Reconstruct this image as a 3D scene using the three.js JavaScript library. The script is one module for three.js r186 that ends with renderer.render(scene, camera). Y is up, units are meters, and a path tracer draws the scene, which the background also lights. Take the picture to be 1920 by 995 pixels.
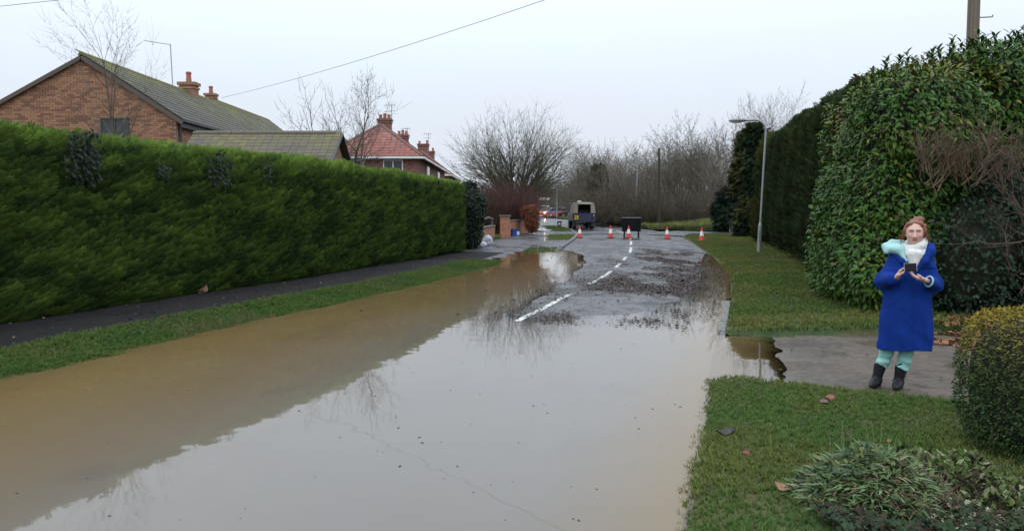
import * as THREE from 'three';
import { mergeGeometries } from 'three/addons/utils/BufferGeometryUtils.js';
import { RoundedBoxGeometry } from 'three/addons/geometries/RoundedBoxGeometry.js';

// ---------------------------------------------------------------- camera, sky, sun, exposure
const scene = new THREE.Scene();
const F = 1440, CX = 960, CY = 497.5, EYE = 1.7, PITCH = Math.atan(102.5 / F);
const camera = new THREE.PerspectiveCamera(2 * Math.atan(CY / F) * 180 / Math.PI, 1024 / 530, 0.1, 4000);
camera.position.set(0, EYE, 0);
camera.rotation.set(-PITCH, 0, 0);

const renderer = new THREE.WebGLRenderer({ antialias: true });
renderer.setSize(1024, 530);
renderer.toneMapping = THREE.LinearToneMapping;
renderer.toneMappingExposure = 1.0;
renderer.shadowMap.enabled = true;

// random numbers and noise, all seeded
function rngOf(seed) {
  let a = seed >>> 0;
  return () => { a = (a + 0x6d2b79f5) | 0; let t = Math.imul(a ^ (a >>> 15), 1 | a); t = (t + Math.imul(t ^ (t >>> 7), 61 | t)) ^ t; return ((t ^ (t >>> 14)) >>> 0) / 4294967296; };
}
function hash(x, y, z, p) {
  if (p) { x = ((x % p) + p) % p; y = ((y % p) + p) % p; z = ((z % p) + p) % p; }
  let h = Math.imul(x, 374761393) ^ Math.imul(y, 668265263) ^ Math.imul(z, 2147483647 - 977);
  h = Math.imul(h ^ (h >>> 13), 1274126177); h ^= h >>> 16;
  h = Math.imul(h, 2246822519); h ^= h >>> 13;
  return (h >>> 0) / 4294967296;
}
const fade = (t) => t * t * (3 - 2 * t), mix = (a, b, t) => a + (b - a) * t, clamp = (x, a = 0, b = 1) => Math.min(b, Math.max(a, x));
const sstep = (a, b, x) => fade(clamp((x - a) / (b - a)));
function vnoise(x, y, z = 0, p = 0) {
  const xi = Math.floor(x), yi = Math.floor(y), zi = Math.floor(z), u = fade(x - xi), v = fade(y - yi), w = fade(z - zi);
  const c = (i, j, k) => hash(xi + i, yi + j, zi + k, p);
  return mix(mix(mix(c(0, 0, 0), c(1, 0, 0), u), mix(c(0, 1, 0), c(1, 1, 0), u), v), mix(mix(c(0, 0, 1), c(1, 0, 1), u), mix(c(0, 1, 1), c(1, 1, 1), u), v), w);
}
function fbm(x, y, z = 0, oct = 4, p = 0) {
  let s = 0, a = 0.5, n = 0, q = 1;
  for (let i = 0; i < oct; i++) { s += a * vnoise(x * q + i * 17 * (p ? 0 : 1), y * q, z * q + i * 5, p * q); n += a; a *= 0.5; q *= 2; }
  return s / n;
}

// an even winter overcast: brighter towards the zenith, faint veils of cloud, air only
{
  const w = 512, h = 256, data = new Float32Array(w * h * 4);
  for (let j = 0; j < h; j++) for (let i = 0; i < w; i++) {
    const el = ((j + 0.5) / h - 0.5) * Math.PI, az = (i + 0.5) / w * 2 * Math.PI;
    const up = Math.max(0, Math.sin(el));
    const dx = Math.cos(el) * Math.cos(az), dz = Math.cos(el) * Math.sin(az), k = 1 / (0.12 + up);
    const veil = fbm(dx * k * 1.1 + 9, dz * k * 1.1 + 4, 0, 4) - 0.5;
    let L = 0.83 + 0.08 * sstep(0, 0.3, up) + 1.15 * Math.pow(sstep(0.1, 0.98, up), 0.8) + veil * 0.06 * sstep(0.0, 0.2, up);
    if (el < 0) L *= mix(1, 0.35, sstep(0, -0.15, el));
    const b = 0.5 * sstep(0, 0.25, up) + 0.5;
    const o = (j * w + i) * 4;
    data[o] = L * (0.955 - 0.065 * b - veil * 0.06); data[o + 1] = L * 0.995; data[o + 2] = L * (1.06 + 0.06 * b); data[o + 3] = 1;
  }
  const sky = new THREE.DataTexture(data, w, h, THREE.RGBAFormat, THREE.FloatType);
  sky.mapping = THREE.EquirectangularReflectionMapping; sky.magFilter = THREE.LinearFilter; sky.wrapS = THREE.RepeatWrapping; sky.needsUpdate = true;
  scene.background = sky; scene.environment = sky;
}
const sun = new THREE.DirectionalLight(new THREE.Color(1, 0.97, 0.92), 0.5);
sun.position.set(-30, 60, 25); sun.target.position.set(0, 0, -25);
sun.castShadow = true; sun.shadow.radius = 40; sun.shadow.mapSize.set(2048, 2048);
Object.assign(sun.shadow.camera, { left: -70, right: 70, top: 70, bottom: -70, near: 1, far: 220 });
scene.add(sun, sun.target);

// ---------------------------------------------------------------- helpers
const v3 = (x, y, z) => new THREE.Vector3(x, y, z);
const taken = {};
function numbered(n) { if (taken[n] === undefined) { taken[n] = 0; return n; } taken[n]++; return n + '_' + String(taken[n]).padStart(3, '0'); }
function tag(o, label, category, group) { o.userData.label = label; o.userData.category = category; if (group) o.userData.group = group; return o; }
function shadows(o) { o.castShadow = true; o.receiveShadow = true; return o; }
function part(parent, name, geo, mat, stuff) { const m = shadows(new THREE.Mesh(geo, mat)); m.name = name; if (stuff) m.userData.kind = 'stuff'; parent.add(m); return m; }
function thing(name, label, category, pos, yaw = 0, group) {
  const g = new THREE.Group(); g.name = numbered(name); g.position.copy(pos); g.rotation.y = yaw; scene.add(g); return tag(g, label, category, group);
}
function struct(name, geo, mat) { const m = shadows(new THREE.Mesh(geo, mat)); m.name = numbered(name); m.userData.kind = 'structure'; scene.add(m); return m; }
function single(name, geo, mat, label, category, group) { const m = shadows(new THREE.Mesh(geo, mat)); m.name = numbered(name); scene.add(m); return tag(m, label, category, group); }
function copyOf(root, label, pos, yaw, scale) {
  const r = root.clone(); r.name = numbered(root.name.replace(/_\d{3}$/, '')); r.userData = { ...root.userData }; if (label) r.userData.label = label;
  r.position.copy(pos); r.rotation.y = yaw; if (scale) r.scale.setScalar(scale); scene.add(r); return r;
}
const rgb = (r, g, b) => new THREE.Color().setRGB(r, g, b);
function mat(r, g, b, rough = 0.8, extra = {}) { return new THREE.MeshPhysicalMaterial({ color: rgb(r, g, b), roughness: rough, ...extra }); }
const box = (w, h, d, x = 0, y = 0, z = 0, r = 0) => (r ? new RoundedBoxGeometry(w, h, d, 2, r) : new THREE.BoxGeometry(w, h, d)).translate(x, y, z);
function bar(a, b, r0, r1 = r0, sides = 10) {
  const d = b.clone().sub(a), L = d.length(), g = new THREE.CylinderGeometry(r1, r0, L, sides, 1);
  g.applyQuaternion(new THREE.Quaternion().setFromUnitVectors(v3(0, 1, 0), d.normalize())); return g.translate((a.x + b.x) / 2, (a.y + b.y) / 2, (a.z + b.z) / 2);
}
const join = (...gs) => mergeGeometries(gs.flat().map((g) => { const q = g.index ? g.toNonIndexed() : g; for (const k of Object.keys(q.attributes)) if (!['position', 'normal', 'uv', 'color'].includes(k)) q.deleteAttribute(k); return q; }));
function geoOf(pos, idx, extra = {}) {
  const g = new THREE.BufferGeometry(); g.setAttribute('position', new THREE.Float32BufferAttribute(pos, 3)); g.setIndex(idx);
  if (extra.uv) g.setAttribute('uv', new THREE.Float32BufferAttribute(extra.uv, 2));
  if (extra.color) g.setAttribute('color', new THREE.Float32BufferAttribute(extra.color, 3));
  if (extra.normal) g.setAttribute('normal', new THREE.Float32BufferAttribute(extra.normal, 3)); else g.computeVertexNormals();
  return g;
}
function tex(n, fn, srgb = false) {
  const d = new Uint8Array(n * n * 4);
  for (let j = 0; j < n; j++) for (let i = 0; i < n; i++) { const c = fn(i / n, j / n), o = (j * n + i) * 4; for (let k = 0; k < 3; k++) d[o + k] = clamp(Array.isArray(c) ? c[k] : c) * 255; d[o + 3] = 255; }
  const t = new THREE.DataTexture(d, n, n); t.magFilter = THREE.LinearFilter; t.wrapS = t.wrapT = THREE.RepeatWrapping; if (srgb) t.colorSpace = THREE.SRGBColorSpace; t.needsUpdate = true; return t;
}
const lin = (c) => (c <= 0.0031308 ? 12.92 * c : 1.055 * Math.pow(c, 1 / 2.4) - 0.055);   // linear albedo -> the sRGB value a colour map stores
const toS = (a) => a.map(lin);
function rep(t, u, v = u) { const q = t.clone(); q.repeat.set(u, v); q.needsUpdate = true; return q; }
const dummy = new THREE.Object3D(), M4 = THREE.Matrix4;
// many copies of one leaf, blade or twig as one piece of foliage: list of {m: Matrix4, c: [r, g, b]}
function scatter(parent, name, geo, material, list, own) {
  const im = new THREE.InstancedMesh(geo, material, list.length), c = new THREE.Color();
  list.forEach((e, i) => { im.setMatrixAt(i, e.m); im.setColorAt(i, c.setRGB(...e.c)); });
  im.name = parent === scene ? numbered(name) : name; im.userData.kind = 'stuff'; shadows(im); parent.add(im); return im;
}
const bx = v3(), by = v3(), bz = v3();
// a matrix whose y axis runs along dir, whose z axis leans to n, scaled s (width, length, depth)
function along(p, dir, n, s) {
  by.copy(dir).normalize(); bx.crossVectors(by, n); if (bx.lengthSq() < 1e-6) bx.set(1, 0, 0).cross(by); bx.normalize(); bz.crossVectors(bx, by);
  const S = Array.isArray(s) ? s : [s, s, s];
  return new M4().makeBasis(bx.clone().multiplyScalar(S[0]), by.clone().multiplyScalar(S[1]), bz.clone().multiplyScalar(S[2])).setPosition(p);
}

// ---------------------------------------------------------------- the lie of the land: d is metres ahead, s runs along the road, o across it
function lerpKnots(k) {
  return (x) => { if (x <= k[0][0]) return k[0][1]; for (let i = 1; i < k.length; i++) if (x <= k[i][0]) return mix(k[i - 1][1], k[i][1], (x - k[i - 1][0]) / (k[i][0] - k[i - 1][0])); return k[k.length - 1][1]; };
}
const smoothKnots = (k, w) => { const f = lerpKnots(k); return (x) => (f(x - w) + 2 * f(x - w / 2) + 2 * f(x) + 2 * f(x + w / 2) + f(x + w)) / 8; };
const roadX = smoothKnots([[-12, -6.9], [0, -3.4], [11.3, -0.08], [15.2, 1.16], [20.9, 2.73], [30, 4.65], [37, 5.75], [42, 6.5], [48, 7.2], [57, 7.4], [67, 6.9], [85, 6.0], [138, 3.0], [175, -1], [220, -9]], 2.2);
function frame(s) { const t = (roadX(s + 0.3) - roadX(s - 0.3)) / 0.6, n = Math.hypot(t, 1); return { x: roadX(s), d: s, tx: t / n, td: 1 / n }; }
function pos(s, o) { const f = frame(s); return [f.x + f.td * o, s - f.tx * o]; }                 // -> [x, d]
function locate(x, d) { let s = d, f; for (let i = 0; i < 6; i++) { f = frame(s); s += (x - f.x) * f.tx + (d - s) * f.td; } f = frame(s); return [s, (x - f.x) * f.td - (d - s) * f.tx]; }
const crown = smoothKnots([[-12, -0.09], [0, -0.08], [8, -0.045], [11, -0.016], [12.4, 0.004], [14.6, 0.024], [17, 0.034], [25, 0.05], [33, 0.1], [45, 0.22], [57, 0.32], [80, 0.42], [120, 0.52], [220, 0.62]], 0.8);
const lift = (s) => Math.max(0, crown(s) - 0.06);
const kL = lerpKnots([[0, 0.012], [10, 0.012], [12.5, 0.05], [14.6, 0.11], [17, 0.07], [20, 0.042], [25, 0.034], [30, 0.02], [34, 0.009], [45, 0.006]]);
const kR = lerpKnots([[0, 0.012], [10, 0.009], [13, 0.0055], [16, 0.0065], [24, 0.0085], [30, 0.0105], [36, 0.008], [45, 0.006]]);
const bumps = (x, d) => (fbm(x * 0.9 + 3, d * 0.9, 1, 4) - 0.5);
const roadH = (o, s) => { const [x, d] = pos(s, o); return Math.max(-0.16, crown(s) - (o < 0 ? kL(s) : kR(s)) * o * o) + bumps(x, d) * 0.03 * sstep(8, 14, s) * (1 - 0.7 * sstep(30, 40, s)); };
const leftL = (o, s) => {                                                               // left verge, crossing and footpath
  const a = -o, x = sstep(23.4, 25.2, s) * (1 - sstep(31, 33.5, s)), far = sstep(31, 34, s);
  const verge = mix(-0.10, 0.0, sstep(3, 4.15, a)) + 0.075 * sstep(4.15, 4.9, a);
  const cross = -0.03 + 0.045 * sstep(3.4, 5.4, a);
  const up = roadH(-3, s) + 0.09;
  const [px, pd] = pos(s, o);
  return mix(mix(verge, cross, x), up, far) + bumps(px * 1.3, pd * 1.3) * 0.035 * (1 - far) + 0.02 * sstep(5, 6, a);
};
const rightH = (o, s) => {
  const [px, pd] = pos(s, o), far = sstep(33, 38, s);
  const full = mix(0.035, roadH(3, s) + 0.09, far) + 0.03 * sstep(3.1, 3.7, o) + 0.02 * Math.min(4, o - 3) + bumps(px, pd) * 0.05 * sstep(3.1, 3.6, o);
  return s < 15.6 ? full : mix(roadH(3, s) - 0.004, full, sstep(2.98, 3.45 + 0.5 * (vnoise(px * 1.5, pd * 0.8) - 0.5), o));
};
const driveH = (o, s) => { const [px, pd] = pos(s, o); return -0.055 + 0.057 * sstep(2.95, 3.95, o) + 0.016 * Math.max(0, o - 3.45) + bumps(px * 1.5, pd * 1.5) * 0.016 + bumps(px * 5, pd * 5) * 0.008; };
const lawnH = (o, s) => { const [px, pd] = pos(s, o); return -0.03 + 0.085 * sstep(2.92, 3.3, o) + 0.02 * Math.max(0, o - 3.3) + bumps(px, pd) * 0.04; };
const DRIVE0 = 8.35, driveBot = (o) => mix(8.5, 7.75, clamp((o - 3.3) / 2)), driveTop = (o) => mix(11.3, 12.2, clamp((o - 3.3) / 3));
function groundAt(x, d) {
  const [s, o] = locate(x, d);
  if (o < -6.8) return leftL(-6.8, s);
  if (o < -3) return leftL(o, s);
  if (o <= 3) return roadH(o, s);
  if (s < driveBot(o)) return lawnH(o, s);
  if (s < driveTop(o)) return driveH(o, s);
  if (s < 46) return rightH(Math.min(o, 8), s);
  return crown(s) + 0.05 + 0.02 * Math.min(10, o - 3);
}
// a pixel of the 1920 x 995 photograph -> the point at depth d, and the point where its ray meets the ground
function at(px, py, d) {
  const cx = (px - CX) / F, cy = -(py - CY) / F, c = Math.cos(PITCH), s = Math.sin(PITCH), y = cy * c - s, z = -cy * s - c, t = d / -z;
  return v3(cx * t, EYE + y * t, -d);
}
function onGround(px, py, fixed) { let h = fixed ?? 0, p; for (let i = 0; i < 25; i++) { const a = at(px, py, 1); const d = (EYE - h) / (EYE - a.y); p = at(px, py, d); if (fixed === undefined) h = mix(h, groundAt(p.x, d), 0.6); } p.y = h; return p; }
const foot = (x, d) => v3(x, groundAt(x, d), -d);
function ribbon(s0, s1, ns, o0, o1, no, hf, uvM = 1, uvUnit = false) {
  const P = [], U = [], I = [], fo = (q, s) => (typeof q === 'function' ? q(s) : q);
  for (let i = 0; i <= ns; i++) for (let j = 0; j <= no; j++) {
    const s = mix(s0, s1, i / ns), o = mix(fo(o0, s), fo(o1, s), j / no), [x, d] = pos(s, o);
    P.push(x, hf(o, s), -d); if (uvUnit) U.push(j / no, i / ns); else U.push(x / uvM, d / uvM);
  }
  for (let i = 0; i < ns; i++) for (let j = 0; j < no; j++) { const a = i * (no + 1) + j, b = a + 1, c = a + no + 1, e = c + 1; I.push(a, b, c, b, e, c); }
  return geoOf(P, I, { uv: U });
}
// ---------------------------------------------------------------- surfaces
const nFine = tex(512, (u, v) => fbm(u * 64, v * 64, 2, 3, 64));
const nMid = tex(512, (u, v) => fbm(u * 16, v * 16, 7, 5, 16));
const asphaltMap = tex(1024, (u, v) => {
  const g = hash(Math.floor(u * 1024), Math.floor(v * 1024), 3), a = fbm(u * 8, v * 8, 1, 5, 8), b = fbm(u * 32, v * 32, 4, 3, 32);
  const k = 0.042 + 0.032 * (a - 0.4) + 0.03 * (g - 0.5) + 0.025 * (b - 0.5), m = sstep(0.52, 0.7, a) * 0.5;
  return toS([k * mix(1.02, 1.1, m), k * mix(1.0, 0.95, m), k * mix(1.05, 0.75, m)]);
}, true);
const asphaltRough = tex(512, (u, v) => { const a = fbm(u * 6, v * 6, 11, 5, 6), b = fbm(u * 40, v * 40, 1, 2, 40); return [1, mix(0.15, 0.6, sstep(0.35, 0.66, a)) + (b - 0.5) * 0.15, 0]; });
const roadMat = new THREE.MeshPhysicalMaterial({ map: rep(asphaltMap, 1 / 4), roughnessMap: rep(asphaltRough, 1 / 7), roughness: 1, bumpMap: rep(nFine, 1 / 0.9), bumpScale: 0.005 });
const shadedPathMat = new THREE.MeshPhysicalMaterial({ map: rep(asphaltMap, 1 / 3), color: rgb(0.33, 0.29, 0.29), roughness: 0.85, specularIntensity: 0.35, bumpMap: rep(nFine, 1 / 0.8), bumpScale: 0.006 });  // near footpath: tarmac tinted darker, the hedge's shade put into its colour
const soilMap = tex(512, (u, v) => { const a = fbm(u * 12, v * 12, 5, 5, 12), b = fbm(u * 4, v * 4, 8, 3, 4); return toS([0.035 + 0.06 * a, 0.03 + 0.045 * a + 0.03 * sstep(0.5, 0.7, b), 0.018 + 0.02 * a]); }, true);
const soilMat = new THREE.MeshPhysicalMaterial({ map: rep(soilMap, 1 / 3), roughness: 0.9, bumpMap: rep(nMid, 1 / 0.7), bumpScale: 0.02 });
const turfMap = tex(512, (u, v) => { const a = fbm(u * 6, v * 6, 15, 5, 6), b = fbm(u * 50, v * 50, 2, 2, 50), y = sstep(0.45, 0.65, a); return toS([mix(0.035, 0.075, y) * (0.7 + 0.6 * b), mix(0.06, 0.07, y) * (0.7 + 0.6 * b), mix(0.012, 0.02, y)]); }, true);
const turfMat = new THREE.MeshPhysicalMaterial({ map: rep(turfMap, 1 / 2.5), roughness: 0.95, bumpMap: rep(nFine, 1 / 0.7), bumpScale: 0.015 });
const driveMap = tex(1024, (u, v) => {
  const a = fbm(u * 5, v * 5, 21, 6, 5), b = fbm(u * 60, v * 60, 3, 2, 60), g = hash(Math.floor(u * 1024), Math.floor(v * 1024), 9), k = 0.06 + 0.075 * (a - 0.45) + 0.05 * (b - 0.5) + 0.04 * (g - 0.5);
  return toS([k * 1.32, k * 1.0, k * 0.74]);
}, true);
const driveRough = tex(512, (u, v) => { const a = fbm(u * 5, v * 5, 31, 5, 5); return [1, mix(0.22, 0.8, sstep(0.35, 0.6, a)), 0]; });
const driveMat = new THREE.MeshPhysicalMaterial({ map: rep(driveMap, 1 / 3.2), roughnessMap: rep(driveRough, 1 / 3), roughness: 1, bumpMap: rep(nFine, 1 / 0.6), bumpScale: 0.006 });
const kerbMap = tex(256, (u, v) => { const a = fbm(u * 8, v * 8, 3, 5, 8); const k = 0.13 + 0.2 * (a - 0.4); return toS([k, k * 0.97, k * 0.9]); }, true);
const kerbMat = new THREE.MeshPhysicalMaterial({ map: kerbMap, roughness: 0.75 });

// ---------------------------------------------------------------- ground, roads, paths
const below = (s) => Math.min(-0.2, 0) + lift(s) - 0.05;
struct('terrain', ribbon(-14, 218, 116, -130, 150, 70, (o, s) => Math.min(lift(s) - 0.02, lift(s) - 0.26 + 0.25 * sstep(7, 12, Math.abs(o))), 1), soilMat);
struct('ground', new THREE.PlaneGeometry(3600, 3600).rotateX(-Math.PI / 2).translate(0, -0.6, 0), soilMat);
const road = struct('road', ribbon(-10, 210, 660, -3.02, 3.02, 24, roadH), roadMat);
// the road to the right at the junction
const sideH = (x, d) => { const [s] = locate(x, d); return crown(Math.min(s, 57)) + 0.006; };
{
  const c = [[9.0, 51.2], [10.6, 49.8], [14, 47.6], [20, 45.2], [34, 42], [70, 36]], P = [], U = [], I = [], pts = [];
  for (let i = 0; i < c.length - 1; i++) for (let k = 0; k < 8; k++) pts.push([mix(c[i][0], c[i + 1][0], k / 8), mix(c[i][1], c[i + 1][1], k / 8)]);
  pts.forEach((p, i) => { const q = pts[Math.min(i + 1, pts.length - 1)], r = pts[Math.max(0, i - 1)], tx = q[0] - r[0], td = q[1] - r[1], n = Math.hypot(tx, td); for (let j = 0; j <= 6; j++) { const w = mix(-3.4, 3.4, j / 6) * (1 + 0.5 * Math.exp(-i / 7) * (j < 3 ? 0.2 : 1)), x = p[0] + td / n * w, d = p[1] - tx / n * w; P.push(x, sideH(x, d), -d); U.push(x, d); } });
  for (let i = 0; i < pts.length - 1; i++) for (let j = 0; j < 6; j++) { const a = i * 7 + j; I.push(a, a + 1, a + 7, a + 1, a + 8, a + 7); }
  struct('side_road', geoOf(P, I, { uv: U }), roadMat);
}
struct('footpath', ribbon(-10, 30, 120, -6.9, -5.0, 8, leftL), shadedPathMat);
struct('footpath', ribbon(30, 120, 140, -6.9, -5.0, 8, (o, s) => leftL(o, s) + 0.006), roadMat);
struct('hedge_bed', ribbon(-10, 31.5, 100, -9.2, -6.85, 6, (o, s) => leftL(-6.85, s) + 0.012), soilMat);
struct('grass_verge', ribbon(-10, 24.6, 120, -5.0, -3.02, 14, leftL), turfMat);
struct('muddy_crossing', ribbon(24.6, 33.2, 40, -5.0, -3.02, 12, leftL), roadMat);
struct('paved_verge', ribbon(33.2, 120, 150, -5.0, -3.15, 5, (o, s) => leftL(o, s)), roadMat);
struct('front_garden_ground', ribbon(29, 120, 120, -13, -6.9, 6, (o, s) => leftL(-6.9, s) + 0.01), turfMat);
struct('grass_verge', ribbon(11.3, 45.5, 170, (s) => mix(3.11, 2.99, sstep(15.5, 15.8, s)), 8.0, 20, (o, s) => (s < driveTop(o) ? driveH(o, s) - 0.03 : rightH(o, s))), turfMat);
struct('driveway', ribbon(7.5, 12.4, 60, 3.0, 9.5, 44, (o, s) => (s > driveTop(o) + 0.1 || s < driveBot(o) - 0.1 ? driveH(o, s) - 0.06 : driveH(o, s))), driveMat);
struct('lawn', ribbon(-6, 8.7, 116, 3.0, 9.5, 44, (o, s) => (s > driveBot(o) ? driveH(o, s) - 0.05 : lawnH(o, s))), turfMat);
struct('far_grass_bank', ribbon(57, 210, 150, 3.05, 16, 10, (o, s) => crown(s) + 0.03 + 0.05 * sstep(3.1, 4, o) + 0.5 * sstep(5, 11, o) + 0.1 * (fbm(o, s, 1, 3) - 0.5)), turfMat);
{
  // the bank that closes the junction, on the far side of the side road
  const P = [], U = [], I = [], e = [[9.6, 60.5], [11.7, 57.2], [15, 53.2], [21, 49.8], [34, 46.6], [70, 40.5]];
  e.forEach(([x, d]) => { for (let j = 0; j <= 6; j++) { const dd = d + j * 2.2; P.push(x + j * 0.9, sideH(x, d) + (j ? 0.07 + 0.4 * sstep(1, 5, j) : 0.01), -dd); U.push(x, dd); } });
  for (let i = 0; i < e.length - 1; i++) for (let j = 0; j < 6; j++) { const a = i * 7 + j; I.push(a, a + 7, a + 1, a + 1, a + 7, a + 8); }
  struct('far_grass_bank', geoOf(P, I, { uv: U }), turfMat);
}
// kerbs, stone by stone
{
  const kerbRun = (s0, s1, o, hf) => {
    const g = new THREE.Group(); g.name = numbered('kerb'); g.userData.kind = 'structure'; scene.add(g); const r = rngOf(s0 * 10 + 5);
    const geo = new RoundedBoxGeometry(0.125, 0.25, 0.905, 2, 0.018);
    for (let s = s0; s < s1; s += 0.917) { const [x, d] = pos(s, o), f = frame(s), m = part(g, 'kerb_stone', geo, kerbMat); m.position.set(x, hf(s) - 0.125 + (r() - 0.5) * 0.008, -d); m.rotation.set(0, -Math.atan2(f.tx, f.td) + (r() - 0.5) * 0.02, 0); }
  };
  kerbRun(12.2, 15.6, 3.05, (s) => Math.max(0.006, roadH(3, s) + 0.018) - 0.05 * sstep(14.5, 17, s));
  kerbRun(33.2, 70, -3.08, (s) => leftL(-3.1, s) + 0.012);
}
// painted centre line, children of the road
const paintMap = tex(256, (u, v) => { const a = fbm(u * 10, v * 10, 3, 5, 10), k = mix(0.56, 0.1, sstep(0.5, 0.66, a)); return toS([k, k, k * 0.94]); }, true);
const paintMat = new THREE.MeshPhysicalMaterial({ map: rep(paintMap, 1 / 0.8), roughness: 0.45 });
function marking(s0, s1, o, w = 0.11) { const m = part(road, 'marking', ribbon(s0, s1, Math.max(4, Math.round((s1 - s0) * 5)), o - w / 2, o + w / 2, 2, (oo, s) => roadH(oo, s) + 0.007), paintMat); return m; }
marking(11.05, 15.3, 0); marking(17.3, 18.6, 0); marking(18.75, 21.0, 0); marking(22.4, 24.0, 0); marking(25.6, 27.2, 0); marking(29.6, 33.6, 0); marking(35.6, 39.2, 0); marking(41.2, 44, 0);
for (const s of [50, 56, 62, 68, 76, 84, 92, 100]) marking(s, s + 4, 0.0);
{ // worn lines across the mouth of the side road
  const a = onGround(1262, 440), b = onGround(1312, 450.5), n = 5;
  for (let i = 0; i < n; i++) { const p = a.clone().lerp(b, i / n), q = a.clone().lerp(b, (i + 0.6) / n), w = 0.09, P = []; for (const t of [p, q]) for (const k of [-w, w]) P.push(t.x, sideH(t.x, -t.z) + 0.012, t.z + k * 1.6); part(road, 'marking', geoOf(P, [0, 1, 2, 1, 3, 2], { uv: [0, 0, 0.2, 0, 0, 1, 0.2, 1] }), paintMat); }
}

// ---------------------------------------------------------------- the flood: a level sheet, cloudy with mud where it is deep, clear where it is a film
{
  const S0 = -9, S1 = 36, O0 = -5.0, O1 = 6.2, n = 1024;
  const clear = tex(n, (u, v) => {
    const s = mix(S0, S1, v), o = mix(O0, O1, u), [x, d] = pos(s, o);
    const drv = o > 3 && s >= driveBot(o) - 0.3 && s < driveTop(o) + 0.3;
    const h = o < -3 ? leftL(o, s) : o <= 3 ? roadH(o, s) : s < driveBot(o) ? lawnH(o, s) : s < driveTop(o) ? driveH(o, s) : rightH(o, s);
    return Math.exp(-Math.max(0, -h) * (drv ? 26 : 70));
  });
  clear.wrapS = clear.wrapT = THREE.ClampToEdgeWrapping;
  const mudAndSheenMap = tex(512, (u, v) => { const a = fbm(u * 5, v * 5, 41, 5, 5), b = fbm(u * 26, v * 9, 43, 3, 26) , spots = sstep(0.6, 0.78, fbm(u * 22, v * 12, 77, 3, 22)) * sstep(0.42, 0.6, a), k = 1 + 0.16 * (a - 0.5) + 0.06 * (b - 0.5) - 0.08 * spots; const e = sstep(0.16, 0.5, u + 0.12 * (a - 0.5)) * (1 - sstep(0.62, 0.74, u)); return toS([mix(0.172, 0.152, e) * k, mix(0.115, 0.133, e) * k, mix(0.05, 0.114, e) * k]); }, true);  // mud brown at the sides; greyer middle band paints in the sky's sheen
  mudAndSheenMap.repeat.set(1, 4);
  const wave = tex(512, (u, v) => fbm(u * 10, v * 10, 51, 3, 10)); wave.repeat.set(3, 12);
  struct('flood_water', ribbon(S0, S1, 90, O0, O1, 4, () => 0, 1, true), new THREE.MeshPhysicalMaterial({ map: mudAndSheenMap, roughness: 0.025, ior: 1.36, transmission: 1, transmissionMap: clear, thickness: 0, bumpMap: wave, bumpScale: 0.0012 }));
}

// ---------------------------------------------------------------- grass
const bladeTuft = (() => {
  const P = [], I = [], r = rngOf(3);
  for (let b = 0; b < 8; b++) {
    const a = r() * 6.28, x = (r() - 0.5) * 0.05, z = (r() - 0.5) * 0.05, h = 0.6 + r() * 0.6, lean = 0.15 + r() * 0.55, w = 0.04 + r() * 0.025, ca = Math.cos(a), sa = Math.sin(a), k = P.length / 3;
    for (const [t, ww] of [[0, 1], [0.55, 0.8], [1, 0.05]]) { const out = lean * t * t * h, y = h * t * (1 - 0.25 * lean * t); for (const q of [-1, 1]) P.push(x + ca * out - sa * w * ww * q, y, z + sa * out + ca * w * ww * q); }
    I.push(k, k + 1, k + 2, k + 1, k + 3, k + 2, k + 2, k + 3, k + 4, k + 3, k + 5, k + 4);
  }
  return geoOf(P, I);
})();
const grassMat = mat(1, 1, 1, 0.7, { transmission: 0.25, thickness: 0, specularIntensity: 0.35 });
function grassField(name, label, n, s0, s1, o0, o1, hf, size, keep, seed, tint = [1, 1, 1]) {
  const r = rngOf(seed), L = [];
  for (let i = 0; i < n; i++) {
    const s = mix(s0, s1, r()), o = mix(o0, o1, r()), [x, d] = pos(s, o), h = hf(o, s); if (h < -0.03 || (keep && !keep(o, s, x, d, r))) continue;
    const a = fbm(x * 0.8, d * 0.8, 3, 4), b = r(), t = sstep(0.38, 0.62, a + (b - 0.5) * 0.25), sc = size * (0.55 + 0.9 * r()) * (0.8 + 0.5 * vnoise(x * 1.7, d * 1.7));
    const up = v3((r() - 0.5) * 0.7, 1, (r() - 0.5) * 0.7), f = v3(r() - 0.5, 0, r() - 0.5);
    const k = 0.75 + 0.55 * r(), straw = r() < 0.07 + 0.3 * sstep(0.55, 0.7, fbm(x * 0.6 + 9, d * 0.45, 7, 3)) ? 1 : 0;
    const c = straw ? [0.15, 0.125, 0.06] : [mix(0.085, 0.145, t) * k * tint[0], mix(0.16, 0.18, t) * k * tint[1], mix(0.032, 0.042, t) * k * tint[2]];
    L.push({ m: along(v3(x, h - 0.008, -d), up, f, [sc * 1.3, sc, sc * 1.3]), c });
  }
  const im = scatter(scene, name, bladeTuft, grassMat, L); im.userData.label = label; im.userData.category = 'grass'; return im;
}
grassField('lawn_grass', 'short damp grass of the lawn in front of the wet driveway', 96000, 1.5, 8.6, 2.97, 8.5, lawnH, 0.034, (o, s, x, d, r) => d > 2.6 && s < driveBot(o) + 0.05 - 0.1 * r() && (o > 3.03 || r() < 0.6), 11);
grassField('verge_grass', 'thin strip of green grass between the dark footpath and the brown flood', 46000, 4, 25.2, -5.12, -3.5, leftL, 0.046, (o, s, x, d, r) => leftL(o, s) > -0.022 && (o > -4.95 || r() < 0.6), 12, [0.7, 0.85, 0.7]);
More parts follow.
